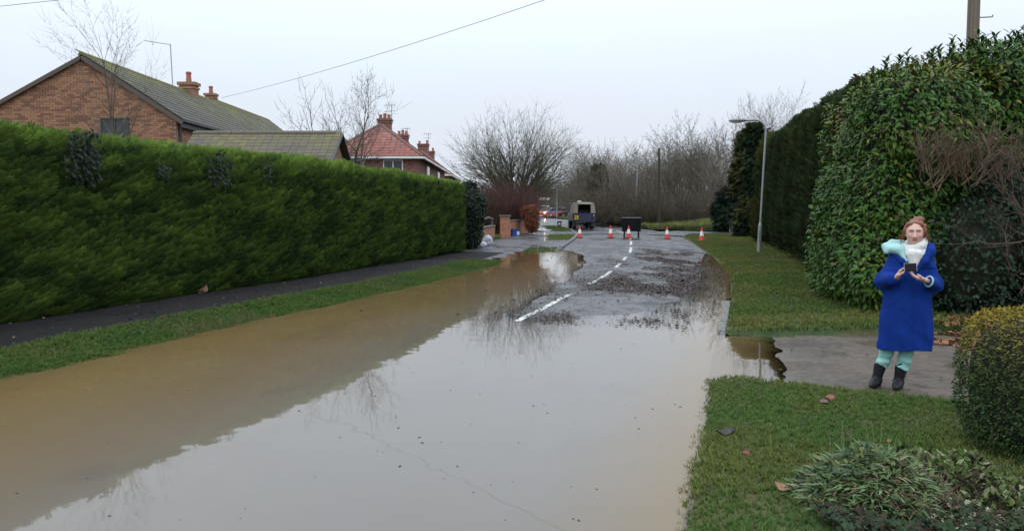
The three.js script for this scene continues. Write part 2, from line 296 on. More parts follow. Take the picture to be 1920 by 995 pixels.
grassField('verge_grass', 'rough olive grass between the right kerb and the tall hedges', 66000, 11.2, 45.5, 3.08, 7.6, rightH, 0.055, (o, s, x, d, r) => s > driveTop(o) - 0.05 && o > 3.1 + 0.5 * r() * r() * vnoise(s * 0.9, 2), 13, [1.12, 0.98, 0.9]);
grassField('verge_grass', 'small grass islands beside the left kerb before the roadblock', 16000, 31.0, 70, -4.7, -3.2, leftL, 0.06, (o, s, x, d, r) => (Math.abs(s - 32.2) < 1.1 || Math.abs(s - 42.5) < 3.2 || (s > 52 && s < 66)) && o > -4.3 - 0.5 * vnoise(s, 3) && r() < 0.95, 14);
grassField('verge_grass', 'grass patches in front of the low brick garden walls', 12000, 30.5, 60, -9, -6.95, (o, s) => leftL(-6.9, s) + 0.01, 0.07, (o, s) => vnoise(s * 0.2, 8) > 0.3, 15);
grassField('bank_grass', 'long pale grass on the bank across the junction', 26000, 57, 150, 3.1, 11, (o, s) => crown(s) + 0.03 + 0.05 * sstep(3.1, 4, o) + 0.5 * sstep(5, 11, o), 0.24, null, 16, [1.6, 1.15, 1.5]);
{
  const r = rngOf(17), L = [];
  for (let i = 0; i < 9000; i++) { const x = mix(9.5, 34, Math.pow(r(), 1.4)), e = x < 11.7 ? mix(60.5, 57.2, (x - 9.6) / 2.1) : x < 15 ? mix(57.2, 53.2, (x - 11.7) / 3.3) : x < 21 ? mix(53.2, 49.8, (x - 15) / 6) : mix(49.8, 46.6, (x - 21) / 13), q = r() * 4, sc = 0.22 * (0.5 + r()); const y = r() < 0.4 ? 0.9 : 0.4; L.push({ m: along(v3(x + q * 0.4, sideH(x, e) + 0.05 + 0.4 * sstep(1, 5, q / 2.2), -e - q), v3((r() - 0.5) * 0.8, 1, (r() - 0.5) * 0.8), v3(r() - 0.5, 0, r() - 0.5), [sc, sc, sc]), c: [0.07 + 0.07 * y * r(), 0.085 + 0.04 * r(), 0.028] }); }
  tag(scatter(scene, 'bank_grass', bladeTuft, grassMat, L), 'rough brownish grass along the far edge of the side road', 'grass');
}

// ---------------------------------------------------------------- leaf litter
const deadLeaf = (() => { const P = [], I = [0, 1, 2, 0, 2, 3, 0, 3, 4, 0, 4, 5, 0, 5, 6, 0, 6, 1], y = [0.0, 0.1, 0.3, 0.05, 0.28, 0.0, 0.22]; [[0, 0], [0.5, 0.1], [0.3, 0.45], [-0.25, 0.5], [-0.55, 0], [-0.2, -0.42], [0.35, -0.4]].forEach(([x, z], i) => P.push(x, y[i], z)); return geoOf(P, I); })();
const litterMat = mat(1, 1, 1, 0.55, { specularIntensity: 0.5 });
{
  const r = rngOf(23), L = [];
  for (let i = 0; i < 160000 && L.length < 27000; i++) {
    const s = mix(11.6, 34, Math.pow(r(), 1.15)), o = mix(-0.9, 2.95, r()), [x, d] = pos(s, o), a = fbm(x * 1.25 + 5, d * 0.55, 2, 4), e = sstep(11.4, 13.5, s) * (1 - sstep(26, 34, s)), mid = (0.12 + 0.88 * sstep(-0.2, 0.6, o)) * (s > 19 ? 1 - 0.5 * sstep(1.2, 0.2, o) : 1) * (1 - 0.85 * sstep(2.1, 2.7, o));
    if (r() > Math.pow(sstep(0.42, 0.66, a), 1.2) * e * mid + 0.012) continue;
    const h = Math.max(0.002, roadH(o, s)) + 0.008, sc = 0.011 + 0.042 * r() * r(), k = 0.4 + 1.0 * r();
    L.push({ m: along(v3(x, h + r() * 0.008, -d), v3((r() - 0.5) * 1.0, 1, (r() - 0.5) * 1.0), v3(r() - 0.5, 0, r() - 0.5), [sc * 1.2, sc * 0.5, sc]), c: [0.056 * k, 0.033 * k * (0.9 + 0.3 * r()), 0.027 * k] });
  }
  for (let i = 0; i < 220; i++) {   // flecks afloat on the deep water
    const s = mix(3, 14, r()), o = mix(-4, 2.9, Math.sqrt(r())), [x, d] = pos(s, o), sc = 0.006 + 0.016 * r() * r(); if (roadH(o, s) > -0.01) continue;
    L.push({ m: along(v3(x, 0.002, -d), v3((r() - 0.5) * 0.2, 1, (r() - 0.5) * 0.2), v3(r() - 0.5, 0, r() - 0.5), [sc * 1.5, sc * 0.4, sc]), c: [0.05, 0.035, 0.025] });
  }
  for (let i = 0; i < 500; i++) {   // thinly scattered everywhere else on the carriageway
    const s = mix(12, 60, r()), o = mix(-4.8, 2.9, r()), [x, d] = pos(s, o), h = Math.max(0.002, groundAt(x, d)) + 0.006, sc = 0.02 + 0.05 * r();
    L.push({ m: along(v3(x, h, -d), v3((r() - 0.5) * 0.6, 1, (r() - 0.5) * 0.6), v3(r() - 0.5, 0, r() - 0.5), [sc, sc, sc]), c: [0.035, 0.025, 0.018] });
  }
  tag(scatter(scene, 'leaf_litter', deadLeaf, litterMat, L), 'dark sodden leaves and mud washed over the right half of the road', 'leaf litter');
  const L2 = [];
  for (let i = 0; i < 3600; i++) { const x = 5.0 + 3.2 * r(), d = 9.0 + 2.2 * r(); if (fbm(x, d, 5, 3) + 0.3 * (x - 6) * 0.5 < 0.45) continue; const sc = 0.03 + 0.05 * r(), k = 0.6 + 0.7 * r(); L2.push({ m: along(v3(x, groundAt(x, d) + 0.01 + 0.03 * r(), -d), v3((r() - 0.5) * 1.2, 1, (r() - 0.5) * 1.2), v3(r() - 0.5, 0, r() - 0.5), [sc, sc, sc]), c: [0.2 * k, 0.095 * k, 0.045 * k] }); }
  tag(scatter(scene, 'leaf_litter', deadLeaf, litterMat, L2), 'rusty fallen leaves heaped on the driveway behind the woman', 'leaf litter');
  const L3 = [];
  for (let i = 0; i < 700; i++) { const left = r() < 0.55, s = left ? mix(6, 25, r()) : mix(1.5, 30, r()), o = left ? mix(-6.8, -4.2, r()) : mix(3.2, 7, r()), [x, d] = pos(s, o), sc = 0.015 + 0.03 * r(), k = 0.4 + r(); L3.push({ m: along(v3(x, groundAt(x, d) + 0.02, -d), v3((r() - 0.5) * 1.2, 1, (r() - 0.5) * 1.2), v3(r() - 0.5, 0, r() - 0.5), [sc, sc, sc]), c: [0.1 * k, 0.065 * k, 0.035 * k] }); }
  tag(scatter(scene, 'leaf_litter', deadLeaf, litterMat, L3), 'odd little dead leaves dotted over the verges, footpath and lawn', 'leaf litter');
}
{ // matted mud and silt left in a thin skin on the tarmac
  const n = 512, S0 = 11, S1 = 36, A = tex(n, (u, v) => { const s = mix(S0, S1, v), o = mix(-2.9, 2.95, u), [x, d] = pos(s, o), a = fbm(x * 1.25 + 5, d * 0.55, 2, 4), f = fbm(x * 7, d * 4, 3, 3) - 0.5, m = sstep(11.6, 13, s) * (1 - sstep(28, 35, s)) * (0.25 + 0.75 * sstep(-0.6, 0.6, o)) * (1 - 0.8 * sstep(2.3, 2.9, o)); return clamp(sstep(0.46, 0.6, a + 0.3 * f) * m * 0.85 + 0.25 * m * sstep(0.0, 0.25, f)); });
  A.wrapS = A.wrapT = THREE.ClampToEdgeWrapping;
  struct('road_mud', ribbon(S0, S1, 130, -2.9, 2.95, 16, (o, s) => roadH(o, s) + 0.0045, 1, true), new THREE.MeshPhysicalMaterial({ color: rgb(0.042, 0.026, 0.02), roughness: 0.4, alphaMap: A, transparent: true }));
}
function fallenLeaf(px, py, size, c, yaw, label) {
  const g = new THREE.PlaneGeometry(1, 1, 8, 6), p = g.attributes.position;
  for (let i = 0; i < p.count; i++) { const u = p.getX(i) * 2, v = p.getY(i), w = Math.pow(Math.max(0, 1 - u * u), 0.6) * (0.62 + 0.1 * Math.sin(u * 9)); p.setXYZ(i, u * 0.5, 0.16 * u * u + 0.35 * v * v + 0.05 * Math.sin(u * 5), v * w); }
  g.computeVertexNormals(); const q = onGround(px, py), m = single('fallen_leaf', g, mat(...c, 0.6), label, 'leaf'); m.position.copy(q).add(v3(0, 0.025, 0)); m.rotation.set(0.1, yaw, 0.15); m.scale.setScalar(size);
}
fallenLeaf(1478, 926, 0.15, [0.3, 0.16, 0.09], -0.6, 'large curled tan leaf on the lawn left of the grey-green shrub');
fallenLeaf(1556, 752, 0.12, [0.19, 0.06, 0.035], 0.4, 'red-brown leaf on the lawn nearest the driveway edge');
fallenLeaf(1399, 857, 0.075, [0.15, 0.035, 0.025], 0.9, 'small dark red leaf in the middle of the near lawn');
fallenLeaf(1362, 818, 0.15, [0.03, 0.022, 0.02], 0.2, 'black sodden leaf on the lawn close to the water');
fallenLeaf(1545, 760, 0.1, [0.12, 0.07, 0.06], 1.4, 'dull brown leaf beside the red-brown leaf on the lawn');
// ---------------------------------------------------------------- foliage pieces
const frond = (() => {   // flat scaly spray of a cypress: a rib with side sprigs, drooping at the tip
  const P = [], I = [], r = rngOf(31), q = (x0, y0, x1, y1, w, z0, z1) => { const dx = x1 - x0, dy = y1 - y0, n = Math.hypot(dx, dy), ax = -dy / n * w, ay = dx / n * w, k = P.length / 3, mx = x0 + dx * 0.45, my = y0 + dy * 0.45, mz = mix(z0, z1, 0.45); P.push(x0, y0, z0, mx + ax, my + ay, mz, mx - ax, my - ay, mz, x1, y1, z1); I.push(k, k + 2, k + 1, k + 1, k + 2, k + 3); };
  const zz = (y) => -0.16 * y * y;
  q(0, 0, 0, 1, 0.035, 0, zz(1));
  for (let i = 0; i < 9; i++) for (const s of [-1, 1]) { const y = 0.1 + i * 0.095 + (r() - 0.5) * 0.04, L = 0.34 * (1 - 0.65 * Math.abs(y - 0.38)) * (0.8 + 0.4 * r()), a = 0.75 + (r() - 0.5) * 0.3; q(0, y, s * Math.sin(a) * L, y + Math.cos(a) * L, 0.042, zz(y), zz(y) - 0.05 - 0.1 * L + (r() - 0.5) * 0.05); }
  return geoOf(P, I);
})();
function leafGeo(w, fold = 0.25, curl = 0.2) {   // an oval leaf of length 1, folded along its midrib
  const P = [], I = []; const prof = [[0, 0.02], [0.18, 0.7], [0.45, 1], [0.75, 0.72], [1, 0.02]];
  for (const [y, k] of prof) { const z = -curl * y * y; P.push(-w * k, y, z + fold * w * k, 0, y, z, w * k, y, z + fold * w * k); }
  for (let i = 0; i < 4; i++) for (let j = 0; j < 2; j++) { const a = i * 3 + j; I.push(a, a + 1, a + 3, a + 1, a + 4, a + 3); }
  return geoOf(P, I);
}
const ivyLeaf = (() => { const P = [0, 0, 0], I = [], o = [[0.1, -0.12], [0.5, 0.0], [0.36, 0.34], [0.62, 0.55], [0.25, 0.62], [0, 1.0], [-0.25, 0.62], [-0.62, 0.55], [-0.36, 0.34], [-0.5, 0.0], [-0.1, -0.12]]; o.forEach(([x, y]) => P.push(x, y, -0.12 * (x * x + y * y))); for (let i = 1; i < o.length; i++) I.push(0, i, i + 1); return geoOf(P, I); })();
const laurelLeaf = leafGeo(0.21, 0.35, 0.22), smallLeaf = leafGeo(0.28, 0.3, 0.12), strapLeaf = leafGeo(0.085, 0.3, 0.45);
const coniferMat = mat(1, 1, 1, 0.8, { transmission: 0.12, thickness: 0, specularIntensity: 0.2 });
const glossyMat = mat(1, 1, 1, 0.42, { transmission: 0.15, thickness: 0, specularIntensity: 0.4 });
const leafMat = mat(1, 1, 1, 0.65, { transmission: 0.2, thickness: 0, specularIntensity: 0.35 });
const shadeMat = mat(0.014, 0.016, 0.008, 1), barkMap = tex(256, (u, v) => { const a = fbm(u * 12, v * 3, 3, 5, 3 * 4) , k = 0.7 + 0.8 * (a - 0.3); return toS([0.115 * k, 0.1 * k, 0.08 * k]); }, true);  // near-black for solid foliage cores: inner shade put into the colour
const barkMat = new THREE.MeshPhysicalMaterial({ map: barkMap, roughness: 0.9 });

// a clipped hedge along the road: a rounded box section of noise-swollen leaf, outer face at o = of(s), back at of + dir * depth
function hedgeShape({ s0, s1, oF, depth, dir, top, y0, e = 0.3, swell = 0.16, batter = 0, capR = 1.0, freq = 1.1 }) {
  const pw = 2 / e, se = (a) => { const c = Math.cos(a), q = Math.sin(a), m = Math.pow(Math.pow(Math.abs(c), pw) + Math.pow(Math.abs(q), pw), -1 / pw); return [c * m, q * m]; };
  const raw = (s, a, k = 1) => {
    const cap = Math.sqrt(clamp(1 - Math.pow(clamp((s - (s1 - capR)) / capR, 0, 1), 2), 0.02, 1)) * Math.sqrt(clamp(1 - Math.pow(clamp((s0 + capR - s) / capR, 0, 1), 2), 0.02, 1));
    const T = top(s), hw = depth / 2 * k * cap, hh = (T - y0) / 2 * k * Math.pow(cap, 0.25), cy = (T + y0) / 2, co = oF(s) + dir * depth / 2;
    const [ec, es] = se(a), o = co - dir * hw * ec + dir * batter * clamp((cy + hh * es - y0) / (T - y0)), y = cy + hh * es;
    const [x, d] = pos(s, o); return v3(x, y, -d);
  };
  const nrm = (s, a) => { const p = raw(s, a), u = raw(s + 0.05, a).sub(p), w = raw(s, a + 0.02).sub(p), n = u.cross(w).multiplyScalar(-dir); return n.normalize(); };
  const P = (s, a, k = 1) => { const p = raw(s, a, k), n = nrm(s, a), b = (fbm(p.x * freq + 40, p.y * freq * 1.2, p.z * freq, 3) - 0.5) * 2 * swell; return [p.addScaledVector(n, b), n]; };
  const angles = []; { const n = 400; let L = 0, prev; const acc = [0]; for (let i = 0; i <= n; i++) { const a = mix(-1.35, 3.6, i / n), q = raw((s0 + s1) / 2, a); if (prev) { L += q.distanceTo(prev); acc.push(L); } prev = q; } let j = 0; for (let i = 0; i <= 200; i++) { const t = L * i / 200; while (j < n - 1 && acc[j + 1] < t) j++; angles.push(mix(-1.35, 3.6, (j + (t - acc[j]) / Math.max(1e-6, acc[j + 1] - acc[j])) / n)); } }
  const angle = (t) => { const k = clamp(t) * 200, i = Math.min(199, Math.floor(k)); return mix(angles[i], angles[i + 1], k - i); };
  const core = (k, ns, na) => { const Q = [], I = []; for (let i = 0; i <= ns; i++) for (let j = 0; j <= na; j++) { const [p] = P(mix(s0, s1, i / ns), mix(-1.57, 4.71, j / na), k); Q.push(p.x, p.y, p.z); } for (let i = 0; i < ns; i++) for (let j = 0; j < na; j++) { const a = i * (na + 1) + j, b = a + na + 1; I.push(a, a + 1, b, b, a + 1, b + 1); } return geoOf(Q, I); };
  return { P, angle, core };
}

// ---------------------------------------------------------------- the long cypress hedge on the left
const leftTop = smoothKnots([[3, 3.02], [9, 2.95], [14, 2.9], [20, 2.92], [24, 2.88], [30, 2.76]], 1);
{
  const spec = { s0: 4, s1: 30.6, oF: (s) => -6.55 - 0.15 * vnoise(s * 0.5, 2), depth: 1.9, dir: -1, top: (s) => leftTop(s) + 0.09 * (vnoise(s * 1.4, 9) - 0.5), y0: -0.2, e: 0.36, swell: 0.11, capR: 0.9 };
  const H = hedgeShape(spec), r = rngOf(41), L = [];
  const hedge = thing('cypress_hedge', 'long feathery green cypress hedge with a bright clipped top beside the footpath', 'hedge', v3(0, 0, 0));
  part(hedge, 'shade_core', H.core(0.86, 70, 40), shadeMat);
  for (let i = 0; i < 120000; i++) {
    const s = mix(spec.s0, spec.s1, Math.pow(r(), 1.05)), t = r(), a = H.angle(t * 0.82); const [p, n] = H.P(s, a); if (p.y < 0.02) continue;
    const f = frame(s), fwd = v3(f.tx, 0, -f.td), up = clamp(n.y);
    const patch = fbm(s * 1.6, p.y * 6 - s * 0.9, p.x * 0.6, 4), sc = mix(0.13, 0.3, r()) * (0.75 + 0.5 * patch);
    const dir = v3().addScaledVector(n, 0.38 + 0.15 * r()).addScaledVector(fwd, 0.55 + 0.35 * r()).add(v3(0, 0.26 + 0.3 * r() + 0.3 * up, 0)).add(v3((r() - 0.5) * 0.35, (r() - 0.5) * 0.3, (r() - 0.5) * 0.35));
    const deep = r() < 0.45 ? r() : 0, tip = clamp(0.06 + 1.5 * (patch - 0.47) + 0.32 * r() - 0.5 * deep + 0.55 * sstep(spec.top(s) - 0.45, spec.top(s) + 0.05, p.y)), k = 0.65 + 0.6 * r();  // top brightened, deep fronds darkened: sky light and shade put into the colour
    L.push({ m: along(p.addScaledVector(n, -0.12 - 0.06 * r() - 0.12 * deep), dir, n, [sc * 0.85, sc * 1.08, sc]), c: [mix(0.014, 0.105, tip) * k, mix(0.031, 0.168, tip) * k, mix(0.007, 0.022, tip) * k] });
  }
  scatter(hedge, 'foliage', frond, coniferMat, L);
  const tr = []; for (let s = 5; s < 30; s += 0.62) { const [x, d] = pos(s, -7.45 + (r() - 0.5) * 0.5); tr.push(bar(v3(x, 0, -d), v3(x + (r() - 0.5) * 0.2, 1.2, -d + (r() - 0.5) * 0.2), 0.06, 0.04, 7)); }
  const trunks = tr.slice(0, 40); trunks.forEach((g) => part(hedge, 'trunk', g, barkMat));
  // ivy that has climbed through the face of the hedge
  const ivy = (px, py, w, h, n, label, seed) => {
    const q = rngOf(seed), E = []; const g = thing('ivy_patch', label, 'ivy', v3(0, 0, 0), 0);
    for (let i = 0; i < n * 3 && E.length < n; i++) {
      const u = (q() - 0.5) * 2.2, v = (q() - 0.5) * 2.2; if (q() > 1.5 - (u * u + v * v) * 1.1 - 2.4 * (0.5 - fbm(u * 1.8 + seed * 3, v * 1.8, 1, 3))) continue;
      const X = px + u * w, Y = py + v * h; let best = null;
      for (let d = 9; d < 30; d += 0.12) { const p = at(X, Y, d), [s, o] = locate(p.x, d); if (o < spec.oF(s) + 0.04) { best = [p, s]; break; } }
      if (!best) continue; const [p, s] = best, f = frame(s), n0 = v3(f.td, 0.25, f.tx);
      const sc = 0.03 + 0.045 * q(), k = 0.5 + 0.8 * q();
      E.push({ m: along(p.addScaledVector(n0, -0.06 + 0.12 * q()), v3((q() - 0.5) * 0.9, -0.7 - 0.4 * q(), (q() - 0.5) * 0.9).addScaledVector(n0, 0.35), n0.clone().add(v3((q() - 0.5) * 0.6, 0.4 + (q() - 0.5) * 0.5, (q() - 0.5) * 0.6)), [sc, sc, sc]), c: [0.018 * k, 0.032 * k, 0.018 * k] });
    }
    scatter(g, 'leaves', ivyLeaf, leafMat, E);
  };
  ivy(150, 293, 34, 52, 420, 'largest dark ivy patch, high in the cypress hedge below the brick gable', 1);
  ivy(412, 318, 22, 36, 240, 'dark ivy patch in the cypress hedge below the tiled garage roof', 2);
  ivy(305, 320, 15, 18, 50, 'faint ivy tuft in the cypress hedge between the two larger ivy patches', 3);
  ivy(497, 322, 12, 24, 60, 'small narrow ivy patch farthest along the cypress hedge', 4);
  // sprigs that stand up out of the clipped top
  for (let i = 0; i < 14; i++) { }
}
// half-buried lump of brick under the hedge
{ const p = onGround(372, 549), g = new RoundedBoxGeometry(0.3, 0.17, 0.2, 3, 0.035), q = g.attributes.position; for (let i = 0; i < q.count; i++) { const x = q.getX(i), y = q.getY(i), z = q.getZ(i), b = 1 + 0.25 * (fbm(x * 9, y * 9, z * 9, 2) - 0.5); q.setXYZ(i, x * b, y * b, z * b); } g.computeVertexNormals(); const m = single('broken_brick', g, mat(0.36, 0.2, 0.13, 0.85), 'broken terracotta brick lying at the foot of the cypress hedge', 'brick'); m.position.copy(p).add(v3(0, 0.08, 0)); m.rotation.set(0.15, 0.7, 0.12); }

// ---------------------------------------------------------------- the tall dark conifer hedge on the right
const lineX = lerpKnots([[11.5, 5.5], [15, 6.05], [17.5, 7.0], [22.5, 8.35], [28.5, 9.9], [34, 11.2], [39, 11.7]]);
{
  const oAt = (s) => { let d = s; for (let i = 0; i < 6; i++) { const [, dd] = pos(s, locate(lineX(d), d)[1]); d = dd; const f = frame(s); const o = (lineX(d) - f.x) / f.td; d = s - f.tx * o; } const f = frame(s); return (lineX(d) - f.x) / f.td; };
  const tops = smoothKnots([[12, 3.85], [15.5, 4.0], [18, 4.25], [24, 4.7], [34, 5.1], [39, 5.2]], 1);
  const spec = { s0: 15.6, s1: 38.5, oF: (s) => oAt(s) - 0.12 * Math.sin(s * 2.4), depth: 2.4, dir: 1, top: (s) => tops(s) + 0.22 * (vnoise(s * 1.3, 4) - 0.5), y0: 0.2, e: 0.36, swell: 0.2, batter: 0.35, capR: 1.1, freq: 1.3 };
  const H = hedgeShape(spec), r = rngOf(51), L = [];
  const hedge = thing('conifer_hedge', 'tall dark conifer hedge beside the street lamp', 'hedge', v3(0, 0, 0));
  part(hedge, 'shade_core', H.core(0.84, 50, 30), shadeMat);
  for (let i = 0; i < 46000; i++) {
    const s = mix(spec.s0, spec.s1, r()), a = H.angle(r() * 0.8), [p, n] = H.P(s, a); if (p.y < 0.15) continue;
    const patch = fbm(p.x * 1.6, p.y * 0.8, p.z * 1.6, 3), sc = mix(0.2, 0.4, r());
    const dir = v3().addScaledVector(n, 0.55).add(v3((r() - 0.5) * 0.9, 0.25 + 0.5 * r(), (r() - 0.5) * 0.9));
    const end = sstep(34.5, 37.5, s) * sstep(0.45, 0.6, fbm(p.x, p.y * 0.6, p.z, 3)), k = 0.6 + 0.55 * r(), t = clamp(1.5 * (patch - 0.4));
    L.push({ m: along(p.addScaledVector(n, -0.16), dir, n, [sc, sc, sc]), c: [mix(mix(0.036, 0.075, t), 0.1, end) * k, mix(mix(0.058, 0.1, t), 0.105, end) * k, mix(0.022, 0.03, t) * k] });
  }
  scatter(hedge, 'foliage', frond, coniferMat, L);
  for (let s = 17; s < 38; s += 1.1) { const [x, d] = pos(s, oAt(s) + 1.0); part(hedge, 'trunk', bar(v3(x, 0, -d), v3(x + 0.1, 2.4, -d), 0.09, 0.06, 7), barkMat); }
}

// ---------------------------------------------------------------- shrubs as lumpy volumes of leaf: blobs are [x, y, d, rx, ry, rz]
function inBlobs(B, p) { let m = -9; for (const b of B) { const q = Math.hypot((p.x - b[0]) / b[3], (p.y - b[1]) / b[4], (p.z + b[2]) / b[5]); m = Math.max(m, (1 - q) * Math.min(b[3], b[4], b[5])); } return m; }
function surfaceOf(B, r, ex = 2) {
  const b = B[Math.floor(r() * B.length)]; const u = r() * 2 - 1, a = r() * 6.2832, w = Math.sqrt(1 - u * u); let n = v3(w * Math.cos(a), u, w * Math.sin(a));
  const k = Math.pow(Math.pow(Math.abs(n.x), ex) + Math.pow(Math.abs(n.y), ex) + Math.pow(Math.abs(n.z), ex), -1 / ex);
  const p = v3(b[0] + n.x * k * b[3], b[1] + n.y * k * b[4], -b[2] + n.z * k * b[5]); const g = (c) => Math.sign(c) * Math.pow(Math.abs(c) * k, ex - 1);
  return [p, v3(g(n.x) / b[3], g(n.y) / b[4], g(n.z) / b[5]).normalize()];
}
function coreOf(B, k, ex = 2) {
  return mergeGeometries(B.map((b) => { const g = new THREE.IcosahedronGeometry(1, 4), q = g.attributes.position; for (let i = 0; i < q.count; i++) { const n = v3().fromBufferAttribute(q, i).normalize(), s = Math.pow(Math.pow(Math.abs(n.x), ex) + Math.pow(Math.abs(n.y), ex) + Math.pow(Math.abs(n.z), ex), -1 / ex) * (1 + 0.12 * (fbm(n.x * 3, n.y * 3, n.z * 3, 2) - 0.5)); q.setXYZ(i, b[0] + n.x * s * b[3] * k, b[1] + n.y * s * b[4] * k, -b[2] + n.z * s * b[5] * k); } g.computeVertexNormals(); return g; }));
}
function leafShell(B, n, r, { ex = 2, swell = 0.15, freq = 1.4, size, color, droop = 0.0, out = 0.5, spread = 0.9, face = 1, minY = 0.03, depthJ = 0.2 }) {
  const L = [];
  for (let i = 0; i < n * 3 && L.length < n; i++) {
    const [p, nn] = surfaceOf(B, r, ex); if (inBlobs(B, p) > 0.06 || nn.z < -0.75) continue;
    const b = (fbm(p.x * freq + 7, p.y * freq, p.z * freq, 3) - 0.5) * 2 * swell; p.addScaledVector(nn, b - depthJ * r()); if (p.y < minY) continue;
    const dir = v3().addScaledVector(nn, out).add(v3((r() - 0.5) * spread * 2, (r() - 0.5) * spread * 2 - droop, (r() - 0.5) * spread * 2)), up = nn.clone().multiplyScalar(face).add(v3((r() - 0.5) * 0.8, 0.5 + (r() - 0.5) * 0.6, (r() - 0.5) * 0.8));
    const s = size(r), sc = Array.isArray(s) ? s : [s, s, s]; L.push({ m: along(p, dir, up, sc), c: color(r, p, nn, b / swell) });
  }
  return L;
}
// the cherry laurel beside the driveway: its leaves are big enough to tell apart
{
  const B = [];
  for (const [d, x] of [[12.5, 6.45], [13.9, 6.75], [15.2, 7.15]]) for (const y of [0.95, 2.0, 3.05]) B.push([x - 0.32 + y * 0.12, y, d, 1.0, 0.98, 0.95]);
  B.push([7.3, 3.5, 13.4, 0.95, 0.72, 1.0], [8.3, 3.7, 13.3, 1.1, 0.75, 0.9], [9.6, 3.85, 13.2, 1.1, 0.8, 0.9], [10.9, 3.8, 13.2, 1.1, 0.85, 0.9], [8.4, 2.6, 13.3, 1.2, 1.2, 0.8], [10.2, 2.6, 13.3, 1.3, 1.2, 0.8]);
  const laurel = thing('laurel_hedge', 'big glossy-leaved laurel hedge behind the woman, yellowing leaves near its top', 'hedge', v3(0, 0, 0)), r = rngOf(61);
  part(laurel, 'shade_core', coreOf(B, 0.74, 3.2), shadeMat);
  const L = leafShell(B, 66000, r, { ex: 2.9, swell: 0.3, size: (q) => 0.05 + 0.075 * q(), droop: 0.25, out: 0.55, spread: 0.6, depthJ: 0.3, color: (q, p) => { const y = sstep(2.3, 3.6, p.y) * sstep(0.42, 0.6, fbm(p.x * 0.9, p.y * 0.9, p.z, 3)) * (p.x < 7.9 ? 1 : 0.3), k = 0.6 + 0.6 * q(), yel = q() < 0.05 + 0.3 * y ? 1 : 0; return yel ? [0.2 * k, 0.2 * k, 0.03 * k] : q() < 0.03 + 0.12 * y ? [0.12 * k, 0.06 * k, 0.035 * k] : [mix(0.052, 0.12, y) * k, mix(0.125, 0.16, y) * k, mix(0.014, 0.02, y) * k]; } });
  // upright shoots along the top
  for (let i = 0; i < 150; i++) { const b = B[9 + Math.floor(r() * 4)], x = b[0] + (r() - 0.5) * 2, d = b[2] + (r() - 0.5) * 1.2, y = b[1] + b[4] * 0.9, h = 0.06 + 0.22 * r(); for (let k = 0; k < 8; k++) { const t = k / 7, a = k * 2.4 + i; L.push({ m: along(v3(x, y + h * t, -d), v3(Math.cos(a) * 0.6, 0.7, Math.sin(a) * 0.6), v3(0, 1, 0.2), 0.1 + 0.04 * r()), c: [0.05, 0.09, 0.02] }); } }
  const near = L.map((e, i) => [new THREE.Vector3().setFromMatrixPosition(e.m), i]).filter(([p]) => p.x < 7.1 && -p.z < 13.2).sort((a, b) => a[0].length() - b[0].length()).slice(0, 300).map((q) => q[1]), own = new Set(near);
  const tones = [[0.05, 0.125, 0.014], [0.065, 0.14, 0.018], [0.034, 0.09, 0.012], [0.12, 0.155, 0.022]].map((c) => mat(...c, 0.42, { specularIntensity: 0.4, transmission: 0.1, thickness: 0 }));
  near.forEach((i, k) => { const m = part(laurel, k ? 'leaf_' + String(k).padStart(3, '0') : 'leaf', laurelLeaf, tones[k % 4]); m.applyMatrix4(L[i].m); });
  scatter(laurel, 'foliage', laurelLeaf, glossyMat, L.filter((_, i) => !own.has(i)));
  for (const [x, d] of [[6.4, 12.6], [6.8, 13.8], [7.2, 15], [8.5, 13.4], [10, 13.4]]) part(laurel, 'trunk', bar(v3(x, 0, -d), v3(x + 0.2, 2.6, -d), 0.07, 0.04, 8), barkMat);
}
